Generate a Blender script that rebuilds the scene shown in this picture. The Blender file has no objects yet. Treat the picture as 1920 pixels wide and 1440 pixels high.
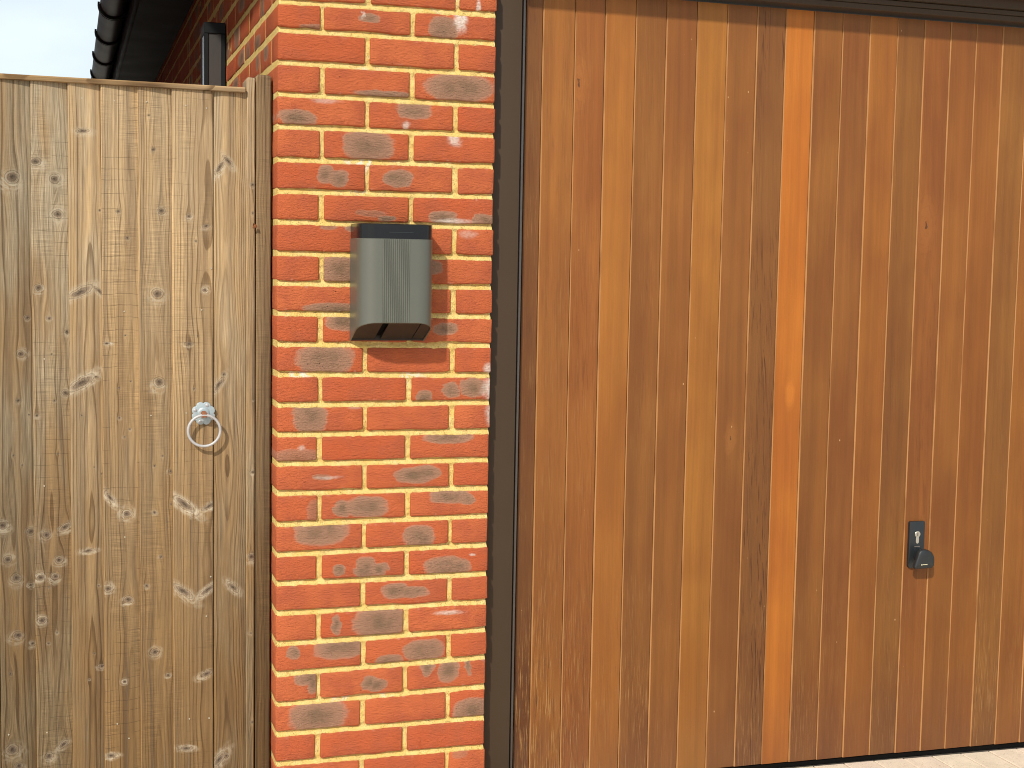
import bpy, bmesh, math, random
import numpy as np
from mathutils import Vector, Matrix, noise as mnoise

random.seed(7)
SC = bpy.context.scene
COL = SC.collection
OZ = 2.064                      # height of the pier's reference bed joint above the paving

# ------------------------------------------------------------------ camera
cd = bpy.data.cameras.new("camera")
cam = bpy.data.objects.new("camera", cd)
COL.objects.link(cam)
cd.sensor_fit = 'HORIZONTAL'
cd.sensor_width = 36.0
cd.lens = 2608.36 / 1920 * 36.0
cd.clip_start, cd.clip_end = 0.05, 2000
yaw, pit, rol = 3.08470064e-01, -8.49093538e-02, 1.76661644e-02
fwd = Vector((math.sin(yaw) * math.cos(pit), math.cos(yaw) * math.cos(pit), math.sin(pit)))
rt0 = Vector((math.cos(yaw), -math.sin(yaw), 0))
up0 = rt0.cross(fwd)
rt = math.cos(rol) * rt0 + math.sin(rol) * up0
up = -math.sin(rol) * rt0 + math.cos(rol) * up0
M = Matrix((rt, up, -fwd)).transposed().to_4x4()
M.translation = Vector((-0.48108, -3.40676, -0.62503 + OZ))
cam.matrix_world = M
SC.camera = cam

# ------------------------------------------------------------------ sky, sun, exposure
SUN_TO = Vector((0.72, 1.0, -0.93)).normalized()
el = math.asin(-SUN_TO.z)
world = bpy.data.worlds.new("World")
SC.world = world
world.use_nodes = True
wn = world.node_tree.nodes
wl = world.node_tree.links
wn.clear()
wo = wn.new('ShaderNodeOutputWorld')
bg = wn.new('ShaderNodeBackground')
sky = wn.new('ShaderNodeTexSky')
sky.sky_type = 'NISHITA'
sky.sun_disc = False
sky.sun_elevation = el
sky.sun_rotation = math.atan2(-SUN_TO.x, -SUN_TO.y)
sky.air_density, sky.dust_density, sky.ozone_density = 1.0, 2.5, 1.0
# thin, uneven veil of high cloud over the blue
tc = wn.new('ShaderNodeTexCoord')
mp = wn.new('ShaderNodeMapping'); mp.inputs['Scale'].default_value = (2.2, 2.2, 5.0)
nz = wn.new('ShaderNodeTexNoise'); nz.inputs['Scale'].default_value = 1.7; nz.inputs['Detail'].default_value = 6
mr = wn.new('ShaderNodeMapRange'); mr.inputs['From Min'].default_value = 0.32; mr.inputs['From Max'].default_value = 0.72
mr.inputs['To Min'].default_value = 0.45; mr.inputs['To Max'].default_value = 0.9
mx = wn.new('ShaderNodeMix'); mx.data_type = 'RGBA'
mx.inputs[7].default_value = (8.9, 10.0, 10.5, 1)
wl.new(tc.outputs['Generated'], mp.inputs['Vector']); wl.new(mp.outputs[0], nz.inputs['Vector'])
wl.new(nz.outputs['Fac'], mr.inputs['Value']); wl.new(mr.outputs[0], mx.inputs[0])
wl.new(sky.outputs[0], mx.inputs[6]); wl.new(mx.outputs[2], bg.inputs['Color'])
bg.inputs['Strength'].default_value = 0.10
wl.new(bg.outputs[0], wo.inputs['Surface'])

sl = bpy.data.lights.new("sun", 'SUN')
sl.energy = 3.5
sl.angle = math.radians(1.8)
sl.color = (1.0, 0.93, 0.80)
sun = bpy.data.objects.new("sun", sl)
COL.objects.link(sun)
sun.rotation_euler = SUN_TO.to_track_quat('-Z', 'Y').to_euler()
sun.location = (-4, -6, 8)

SC.view_settings.view_transform = 'Standard'
SC.view_settings.look = 'None'
SC.view_settings.exposure = 0.12
SC.view_settings.gamma = 1.0
SC.view_settings.use_curve_mapping = False
SC.cycles.max_bounces = 8
SC.cycles.filter_width = 1.0


# ------------------------------------------------------------------ object helpers
def link(name, me, mat=None, parent=None, label=None, cat=None, kind=None, group=None):
    o = bpy.data.objects.new(name, me)
    COL.objects.link(o)
    if mat is not None and me is not None:
        for m_ in (mat if isinstance(mat, (list, tuple)) else [mat]):
            me.materials.append(m_)
    if parent is not None:
        o.parent = parent
    if label: o['label'] = label
    if cat: o['category'] = cat
    if kind: o['kind'] = kind
    if group: o['group'] = group
    return o


def empty(name, loc, label, cat, group=None):
    o = link(name, None, label=label, cat=cat, group=group)
    o.location = loc
    o.empty_display_size = 0.1
    return o


def put(o, parent):
    """parent o and keep the coordinates its mesh was built in (world)"""
    o.parent = parent
    o.location = Vector(o.location) - Vector(parent.location)
    return o


def mesh(name, v, f, smooth=False, mats=None):
    me = bpy.data.meshes.new(name)
    me.from_pydata([tuple(p) for p in v], [], [tuple(q) for q in f])
    if smooth:
        me.polygons.foreach_set('use_smooth', [True] * len(me.polygons))
    if mats:
        me.polygons.foreach_set('material_index', mats)
    me.update()
    return me


def box_bm(bm, x0, x1, y0, y1, z0, z1, bev=0.0, seg=2):
    r = bmesh.ops.create_cube(bm, size=1.0)
    vs = r['verts']
    for v in vs:
        v.co = Vector(((x0 + x1) / 2 + v.co.x * (x1 - x0), (y0 + y1) / 2 + v.co.y * (y1 - y0), (z0 + z1) / 2 + v.co.z * (z1 - z0)))
    if bev:
        es = list({e for v in vs for e in v.link_edges})
        bmesh.ops.bevel(bm, geom=es, offset=bev, segments=seg, affect='EDGES', profile=0.5)


def bm_mesh(bm, name, smooth=None):
    bmesh.ops.recalc_face_normals(bm, faces=bm.faces[:])
    me = bpy.data.meshes.new(name)
    if smooth is not None:
        for f in bm.faces: f.smooth = True
        for e in bm.edges:
            if len(e.link_faces) == 2 and e.calc_face_angle(0) > smooth:
                e.smooth = False
    bm.to_mesh(me)
    bm.free()
    return me


def box(name, x0, x1, y0, y1, z0, z1, mat, parent=None, bev=0.0, seg=2, **kw):
    """a box in world coordinates, its origin at its own low corner"""
    bm = bmesh.new()
    box_bm(bm, 0, x1 - x0, 0, y1 - y0, 0, z1 - z0, bev, seg)
    o = link(name, bm_mesh(bm, name, 0.6 if bev else None), mat, **kw)
    o.location = (x0, y0, z0)
    if parent is not None: put(o, parent)
    return o


def cattr(me, name, val):
    """one value for the whole mesh, read by its material"""
    n = len(me.vertices)
    if isinstance(val, (tuple, list)):
        a = me.attributes.new(name, 'FLOAT_VECTOR', 'POINT')
        a.data.foreach_set('vector', list(val) * n)
    else:
        a = me.attributes.new(name, 'FLOAT', 'POINT')
        a.data.foreach_set('value', [val] * n)


# ------------------------------------------------------------------ material helpers
class NT:
    def __init__(s, name):
        s.m = bpy.data.materials.new(name)
        s.m.use_nodes = True
        s.t = s.m.node_tree
        s.t.nodes.clear()
        s.out = s.n('ShaderNodeOutputMaterial')
        s.b = s.n('ShaderNodeBsdfPrincipled')
        s.t.links.new(s.b.outputs[0], s.out.inputs['Surface'])

    def n(s, typ, **kw):
        nd = s.t.nodes.new(typ)
        for k, v in kw.items(): setattr(nd, k, v)
        return nd

    def set(s, sock, v):
        if isinstance(v, bpy.types.NodeSocket):
            s.t.links.new(v, sock)
        elif hasattr(sock.default_value, '__len__') and not hasattr(v, '__len__'):
            sock.default_value = (v,) * len(sock.default_value)
        else:
            if hasattr(v, '__len__') and len(sock.default_value) == 4 and len(v) == 3: v = tuple(v) + (1,)
            sock.default_value = v

    def m_(s, op, a, b=None, c=None, clamp=False):
        nd = s.n('ShaderNodeMath', operation=op, use_clamp=clamp)
        s.set(nd.inputs[0], a)
        if b is not None: s.set(nd.inputs[1], b)
        if c is not None: s.set(nd.inputs[2], c)
        return nd.outputs[0]

    def v(s, op, a, b=None, c=None):
        nd = s.n('ShaderNodeVectorMath', operation=op)
        s.set(nd.inputs[0], a)
        if b is not None:
            s.set(nd.inputs['Scale'] if op == 'SCALE' else nd.inputs[1], b)
        if c is not None: s.set(nd.inputs[2], c)
        return nd.outputs[1] if op in ('LENGTH', 'DOT_PRODUCT', 'DISTANCE') else nd.outputs[0]

    def sep(s, a):
        nd = s.n('ShaderNodeSeparateXYZ'); s.set(nd.inputs[0], a)
        return nd.outputs[0], nd.outputs[1], nd.outputs[2]

    def com(s, x, y, z):
        nd = s.n('ShaderNodeCombineXYZ')
        for i, q in enumerate((x, y, z)): s.set(nd.inputs[i], q)
        return nd.outputs[0]

    def noise(s, vec, scale, detail=3, rough=0.55, dist=0.0, color=False):
        nd = s.n('ShaderNodeTexNoise')
        s.set(nd.inputs['Vector'], vec); s.set(nd.inputs['Scale'], scale)
        s.set(nd.inputs['Detail'], detail); s.set(nd.inputs['Roughness'], rough); s.set(nd.inputs['Distortion'], dist)
        return nd.outputs['Color'] if color else nd.outputs['Fac']

    def voro(s, vec, scale, out='Distance', rnd=1.0):
        nd = s.n('ShaderNodeTexVoronoi')
        s.set(nd.inputs['Vector'], vec); s.set(nd.inputs['Scale'], scale); s.set(nd.inputs['Randomness'], rnd)
        return nd.outputs[out]

    def sm(s, v, a, b, lo=0.0, hi=1.0):
        nd = s.n('ShaderNodeMapRange', interpolation_type='SMOOTHSTEP')
        s.set(nd.inputs['Value'], v); s.set(nd.inputs['From Min'], a); s.set(nd.inputs['From Max'], b)
        s.set(nd.inputs['To Min'], lo); s.set(nd.inputs['To Max'], hi)
        return nd.outputs[0]

    def mix(s, f, a, b, mode='MIX'):
        nd = s.n('ShaderNodeMix', data_type='RGBA', blend_type=mode)
        s.set(nd.inputs[0], f); s.set(nd.inputs[6], a); s.set(nd.inputs[7], b)
        return nd.outputs[2]

    def attr(s, name):
        nd = s.n('ShaderNodeAttribute', attribute_name=name)
        return nd

    def obj(s):
        return s.n('ShaderNodeTexCoord').outputs['Object']

    def pos(s):
        return s.n('ShaderNodeNewGeometry').outputs['Position']

    def bump(s, h, dist, strength=1.0, normal=None):
        nd = s.n('ShaderNodeBump')
        s.set(nd.inputs['Height'], h); s.set(nd.inputs['Distance'], dist); s.set(nd.inputs['Strength'], strength)
        if normal is not None: s.set(nd.inputs['Normal'], normal)
        return nd.outputs[0]

    def fin(s, color, rough=0.6, normal=None, metal=0.0, spec=0.5, coat=None):
        s.set(s.b.inputs['Base Color'], color); s.set(s.b.inputs['Roughness'], rough)
        s.set(s.b.inputs['Metallic'], metal); s.set(s.b.inputs['Specular IOR Level'], spec)
        if coat: s.set(s.b.inputs['Coat Weight'], coat); s.set(s.b.inputs['Coat Roughness'], 0.1)
        if normal is not None: s.set(s.b.inputs['Normal'], normal)
        return s.m


def mat_plain(name, col, rough, metal=0.0, nscale=60, var=0.15, bump=0.0, spec=0.5, coat=None):
    t = NT(name)
    p = t.pos()
    n = t.noise(p, nscale, 4)
    k = t.m_('MULTIPLY_ADD', n, 2 * var, 1 - var)
    c = t.v('SCALE', col, k)
    r = t.m_('MULTIPLY_ADD', t.noise(p, nscale * 0.4, 3), 0.16, rough - 0.08)
    nor = t.bump(t.noise(p, nscale * 8, 3), bump, 0.6) if bump else None
    return t.fin(c, r, nor, metal, spec, coat)


def mat_brick():
    t = NT("fired_brick")
    p = t.pos()
    uv = t.attr('buv').outputs['Vector']
    tone = t.attr('tone').outputs['Fac']
    wob = t.v('SCALE', t.v('SUBTRACT', t.noise(p, 38, 3, color=True), (0.5, 0.5, 0.5)), 0.17)
    uvw = t.v('ADD', uv, wob)
    base = t.mix(tone, (0.440, 0.090, 0.034), (0.510, 0.135, 0.052))
    big = t.noise(p, 14, 3)
    base = t.mix(t.sm(big, 0.35, 0.7), base, (0.40, 0.098, 0.044))
    fine = t.noise(p, 420, 3)
    base = t.v('SCALE', base, t.m_('MULTIPLY_ADD', fine, 0.50, 0.76))
    mask = None
    core = None
    for i in range(3):
        c = t.attr('b%dc' % i).outputs['Vector']
        r = t.attr('b%dr' % i).outputs['Vector']
        cx, cz, cs = t.sep(c)
        q = t.v('DIVIDE', t.v('SUBTRACT', uvw, c), r)
        qx, qz, _ = t.sep(q)
        d = t.m_('POWER', t.m_('ADD', t.m_('POWER', t.m_('ABSOLUTE', qx), 2.5), t.m_('POWER', t.m_('ABSOLUTE', qz), 2.5)), 0.4)
        m1 = t.m_('MULTIPLY', t.sm(d, 1.10, 0.96), cs)
        c1 = t.m_('MULTIPLY', t.m_('SUBTRACT', 1.05, d, clamp=True), cs)
        mask = m1 if mask is None else t.m_('MAXIMUM', mask, m1)
        core = c1 if core is None else t.m_('MAXIMUM', core, c1)
    gcol = t.mix(t.sm(core, 0.04, 0.24), (0.420, 0.190, 0.122), (0.305, 0.180, 0.120))
    gcol = t.mix(t.m_('MULTIPLY', t.sm(core, 0.25, 0.85), t.sm(t.noise(p, 22, 3), 0.30, 0.62, 0.15, 0.95)), gcol, (0.165, 0.120, 0.078))
    gcol = t.v('SCALE', gcol, t.m_('MULTIPLY_ADD', fine, 0.6, 0.7))
    col = t.mix(t.m_('MULTIPLY', mask, 0.90), base, gcol)
    # lime bloom
    wc = t.attr('wc').outputs['Vector']; wr = t.attr('wr').outputs['Vector']
    wx, wz, ws = t.sep(wc)
    q = t.v('DIVIDE', t.v('SUBTRACT', uvw, wc), wr)
    qx, qz, _ = t.sep(q)
    d = t.v('LENGTH', t.com(qx, qz, 0.0))
    wm = t.m_('MULTIPLY', t.m_('MULTIPLY', t.sm(d, 1.15, 0.3), ws), t.sm(t.noise(p, 150, 4), 0.14, 0.56))
    specks = t.m_('MULTIPLY', t.sm(t.noise(p, 330, 2), 0.70, 0.78), t.sm(t.noise(p, 9, 2), 0.45, 0.62))
    ux, uz, _ = t.sep(uv)
    edge = t.m_('MULTIPLY', t.sm(t.noise(p, 75, 4), 0.55, 0.75), t.m_('MAXIMUM', t.sm(uz, 0.86, 1.0), t.sm(uz, 0.13, 0.0)))
    wm = t.m_('MAXIMUM', wm, t.m_('MAXIMUM', t.m_('MULTIPLY', specks, 0.5), t.m_('MULTIPLY', edge, 0.30)))
    col = t.mix(wm, col, (0.66, 0.56, 0.50))
    pits = t.m_('MULTIPLY', t.sm(t.voro(p, 85), 0.13, 0.05), t.sm(t.noise(p, 30, 2), 0.56, 0.66))
    col = t.mix(t.m_('MULTIPLY', pits, 0.8), col, (0.05, 0.03, 0.025))
    cr = t.n('ShaderNodeMapping'); cr.inputs['Rotation'].default_value = (0, 0.5, 0); cr.inputs['Scale'].default_value = (0.45, 1, 1.3)
    t.set(cr.inputs[0], p)
    h = t.m_('ADD', t.m_('MULTIPLY', t.noise(cr.outputs[0], 190, 4, 0.62, 0.6), 1.0), t.m_('MULTIPLY', fine, 0.35))
    h = t.m_('SUBTRACT', h, t.m_('MULTIPLY', pits, 0.8))
    return t.fin(col, 0.9, t.bump(h, 0.0050, 1.0), spec=0.2)


def mat_mortar():
    t = NT("sandy_mortar")
    p = t.pos()
    n = t.noise(p, 24, 4)
    c = t.mix(t.sm(n, 0.3, 0.7), (0.75, 0.525, 0.165), (0.80, 0.610, 0.245))
    g = t.noise(p, 620, 2)
    c = t.v('SCALE', c, t.m_('MULTIPLY_ADD', g, 0.7, 0.64))
    c = t.mix(t.sm(t.noise(p, 95, 4, 0.65), 0.52, 0.70, 0.0, 0.48), c, (0.38, 0.26, 0.095))
    sp = t.m_('MULTIPLY', t.sm(t.voro(p, 300), 0.36, 0.16), t.sm(t.noise(p, 60, 2), 0.40, 0.56))
    c = t.mix(t.m_('MULTIPLY', sp, 0.75), c, (0.13, 0.085, 0.03))
    w = t.m_('MULTIPLY', t.sm(t.noise(p, 7.5, 3), 0.60, 0.72), t.sm(t.noise(p, 80, 3), 0.42, 0.6))
    c = t.mix(t.m_('MULTIPLY', w, 0.8), c, (0.80, 0.74, 0.66))
    h = t.m_('ADD', t.noise(p, 260, 4), t.m_('MULTIPLY', g, 0.6))
    return t.fin(c, 0.95, t.bump(h, 0.0036, 1.0), spec=0.15)


def mat_gate(name, w, knots, seed, x0=0.5, h0=0.012, period=0.0045, saw=0.5, grey=0.4, dark=0.0, slope=0.002, kerf=0.6):
    """weathered softwood; knots: (x, z, long radius, ratio, angle) in metres on the board's face"""
    t = NT(name)
    P = t.obj()
    off = (seed * 3.17, seed * 1.31, seed * 7.7)
    Ps = t.v('ADD', P, off)
    x, y, z = t.sep(P)
    wob = t.v('SCALE', t.v('SUBTRACT', t.noise(Ps, 60, 3, color=True), (0.5, 0.5, 0.5)), 0.008)
    Pk = t.v('ADD', t.com(x, 0.0, z), t.v('MULTIPLY', wob, (1, 0, 1)))
    lowv = t.v('MULTIPLY', Ps, (9, 9, 1.6))
    g = t.m_('ADD', x, t.m_('MULTIPLY', t.m_('SUBTRACT', t.noise(lowv, 1.0, 2), 0.5), 0.022))
    dmin = None
    dw = None
    hsum = None
    for (kx, kz, r, ratio, ang) in knots:
        mpn = t.n('ShaderNodeMapping', vector_type='TEXTURE')
        t.set(mpn.inputs['Vector'], Pk)
        mpn.inputs['Location'].default_value = (kx, 0, kz)
        mpn.inputs['Rotation'].default_value = (0, math.radians(-ang), 0)
        ksc = (.98 if r > .0085 else (.74 if r > .0055 else .55)) if ratio > .45 else 1.12
        mpn.inputs['Scale'].default_value = (r * ksc, 1, r * ratio * ksc)
        q = mpn.outputs[0]
        d = t.v('LENGTH', q)
        dmin = d if dmin is None else t.m_('MINIMUM', dmin, d)
        krn = random.Random(int(kx * 1e5) + int(kz * 1e5) + int(seed))
        wk = (.35 + .65 * krn.random()) * (1.0 if r > .007 else .55)
        mpo = t.v('ADD', q, (krn.uniform(-.5, .5), 0, krn.uniform(-.1, .9)))
        hk = t.sm(t.v('LENGTH', mpo), krn.uniform(2.0, 3.0), .8, 0.0, wk)
        hsum = hk if hsum is None else t.m_('MAXIMUM', hsum, hk)
        if ratio < 0.45 and r > .010:
            dw = d if dw is None else t.m_('MINIMUM', dw, d)
        if ratio > 0.45:
            # grain lines part round the knot
            dx = t.m_('SUBTRACT', x, kx)
            dz = t.m_('MULTIPLY', t.m_('SUBTRACT', z, kz), 0.33)
            den = t.m_('ADD', t.m_('ADD', t.m_('MULTIPLY', dx, dx), t.m_('MULTIPLY', dz, dz)), r * r * 0.7)
            g = t.m_('SUBTRACT', g, t.m_('MULTIPLY', t.m_('DIVIDE', dx, den), r * r * 0.9))
    if hsum is None:
        hsum = 0.0
    if dmin is None:
        dmin = t.m_('ADD', x, 50.0)
    lz = t.m_('ADD', t.m_('MULTIPLY', t.m_('SUBTRACT', t.noise(t.v('MULTIPLY', Ps, (3, 3, 2.2)), 1.0, 2), 0.5), 0.03), h0)
    lz = t.m_('ADD', lz, t.m_('MULTIPLY', z, slope))
    gx = t.m_('SUBTRACT', g, x0 * w)
    rho = t.m_('SQRT', t.m_('ADD', t.m_('MULTIPLY', gx, gx), t.m_('MULTIPLY', lz, lz)))
    ph = t.m_('DIVIDE', t.m_('ADD', rho, t.m_('MULTIPLY', t.noise(t.v('MULTIPLY', Ps, (30, 30, 8)), 1.0, 2), 0.002)), period)
    fr = t.m_('FRACT', ph)
    ringn = t.noise(t.com(t.m_('FLOOR', ph), seed, 0.0), 3.7, 0)
    late = t.m_('MULTIPLY', t.sm(fr, 0.62, 0.90), t.sm(fr, 1.0, 0.95))
    late = t.m_('MULTIPLY', late, t.sm(ringn, 0.36, 0.62, 0.40, 1.0))
    late = t.m_('MULTIPLY', late, t.sm(t.noise(t.v('MULTIPLY', Ps, (25, 25, 1.1)), 1.0, 2), 0.28, 0.56, 0.40, 1.0))
    fib = t.noise(t.com(t.m_('ADD', t.m_('MULTIPLY', g, 900), seed * 11), 0.0, t.m_('MULTIPLY', z, 14)), 1.0, 3)
    band = t.noise(t.com(t.m_('ADD', t.m_('MULTIPLY', g, 55), seed * 5), 0.0, t.m_('MULTIPLY', z, 1.1)), 1.0, 3)
    blot = t.noise(t.v('MULTIPLY', Ps, (14, 14, 3.0)), 1.0, 4)
    tan = t.mix(t.sm(band, 0.3, 0.72), (0.350, 0.245, 0.134), (0.180, 0.122, 0.070))
    gr = t.mix(t.sm(fib, 0.3, 0.7), (0.225, 0.186, 0.130), (0.360, 0.305, 0.222))
    gm = t.m_('MULTIPLY', t.sm(blot, 0.34, 0.66), grey)
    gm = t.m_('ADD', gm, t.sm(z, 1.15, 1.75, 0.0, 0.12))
    c = t.mix(t.m_('MINIMUM', gm, 0.92), tan, gr)
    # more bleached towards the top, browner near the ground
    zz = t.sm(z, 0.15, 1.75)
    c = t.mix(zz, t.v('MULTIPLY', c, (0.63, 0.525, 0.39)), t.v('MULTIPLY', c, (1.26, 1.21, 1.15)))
    c = t.mix(t.m_('MULTIPLY', late, 0.85), c, t.v('MULTIPLY', c, (0.40, 0.34, 0.28)))
    early = t.m_('MULTIPLY', t.sm(fr, 0.05, 0.2), t.sm(fr, 0.55, 0.3))
    early = t.m_('MULTIPLY', early, t.sm(t.noise(t.v('MULTIPLY', Ps, (22, 22, 1.3)), 1.0, 2), 0.42, 0.64))
    c = t.mix(t.m_('MULTIPLY', early, 0.45), c, t.v('MULTIPLY', c, (1.38, 1.34, 1.28)))
    c = t.v('SCALE', c, t.m_('MULTIPLY_ADD', fib, 1.0, 0.50))
    c = t.mix(t.sm(x, 0.0045, 0.001, 0.0, 0.8), c, t.v('MULTIPLY', c, (1.35, 1.33, 1.3)))  # painted highlight: left edge lightened as if sun catches the board step
    # dark streaks of weather
    st = t.noise(t.com(t.m_('ADD', t.m_('MULTIPLY', g, 130), seed * 3), 0.0, t.m_('MULTIPLY', z, 2.3)), 1.0, 4)
    c = t.mix(t.sm(st, 0.58, 0.70, 0.0, 0.66), c, (0.090, 0.072, 0.055))
    # band-saw marks
    sawn = t.noise(t.com(t.m_('MULTIPLY', x, 16), 0.0, t.m_('MULTIPLY', z, 560)), 1.0, 2)
    sawm = t.m_('MULTIPLY', t.sm(t.noise(t.v('MULTIPLY', Ps, (16, 16, 5)), 1.0, 3), 0.42, 0.62), saw)
    c = t.v('SCALE', c, t.m_('ADD', 1.0, t.m_('MULTIPLY', t.m_('SUBTRACT', sawn, 0.5), t.m_('MULTIPLY', sawm, 1.7))))
    zk = t.m_('ADD', t.m_('MULTIPLY', z, 34), t.m_('MULTIPLY', t.noise(t.v('MULTIPLY', Ps, (20, 20, 1)), 1.0, 2), 0.35))
    kl = t.m_('FRACT', t.m_('ADD', zk, t.m_('MULTIPLY', t.noise(t.com(t.m_('FLOOR', zk), seed, 1.0), 5.1, 0), 0.5)))
    kl = t.m_('MULTIPLY', t.sm(t.m_('ABSOLUTE', t.m_('SUBTRACT', kl, 0.5)), 0.035, 0.0), t.sm(t.noise(t.v('MULTIPLY', Ps, (11, 11, 7)), 1.0, 2), 0.46, 0.58))
    kl = t.m_('MULTIPLY', kl, kerf * 0.6)
    c = t.mix(t.m_('MULTIPLY', kl, 0.6), c, (0.085, 0.058, 0.035))
    # knots
    halo = t.m_('MULTIPLY', hsum, t.sm(dmin, 0.65, 0.95))
    hn = t.noise(t.com(t.m_('MULTIPLY', dmin, 1.6), t.m_('MULTIPLY', g, 90), t.m_('MULTIPLY', z, 75)), 1.0, 3)
    c = t.mix(t.m_('MULTIPLY', halo, t.sm(hn, 0.36, 0.62, 0.05, 1.0)), c, (0.50, 0.42, 0.31))
    if dw is not None:
        pw = t.m_('MULTIPLY', t.sm(dw, 2.6, 0.9), t.sm(t.noise(t.com(t.m_('MULTIPLY', g, 260), 0.0, t.m_('MULTIPLY', z, 60)), 1.0, 3), 0.36, 0.60))
        c = t.mix(t.m_('MULTIPLY', pw, 0.42), c, (0.48, 0.40, 0.295))
    rl = t.m_('MULTIPLY', t.sm(t.m_('SINE', t.m_('MULTIPLY', dmin, 13.0)), 0.25, 0.95), t.sm(dmin, 1.9, 0.9))
    c = t.mix(t.m_('MULTIPLY', rl, 0.5), c, (0.12, 0.09, 0.065))
    kn = t.sm(dmin, 1.10, 0.60)
    kc = t.mix(t.sm(dmin, 0.7, 0.15), (0.19, 0.140, 0.098), (0.055, 0.038, 0.028))
    kc = t.v('SCALE', kc, t.m_('MULTIPLY_ADD', t.noise(t.v('MULTIPLY', P, (1, 1, 1.6)), 300, 3, 0.6, 1.2), 2.6, -0.2))
    c = t.mix(t.m_('MULTIPLY', kn, 0.82), c, kc)
    c = t.v('SCALE', c, 1.0 - dark)
    h = t.m_('ADD', t.m_('MULTIPLY', late, -0.7), t.m_('MULTIPLY', fib, 0.55))
    h = t.m_('ADD', h, t.m_('MULTIPLY', sawn, t.m_('MULTIPLY', sawm, 0.9)))
    h = t.m_('SUBTRACT', h, t.m_('MULTIPLY', kl, 1.2))
    h = t.m_('ADD', h, t.m_('MULTIPLY', rl, -0.6))
    return t.fin(c, 0.82, t.bump(h, 0.0011, 0.8), spec=0.25)


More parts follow.
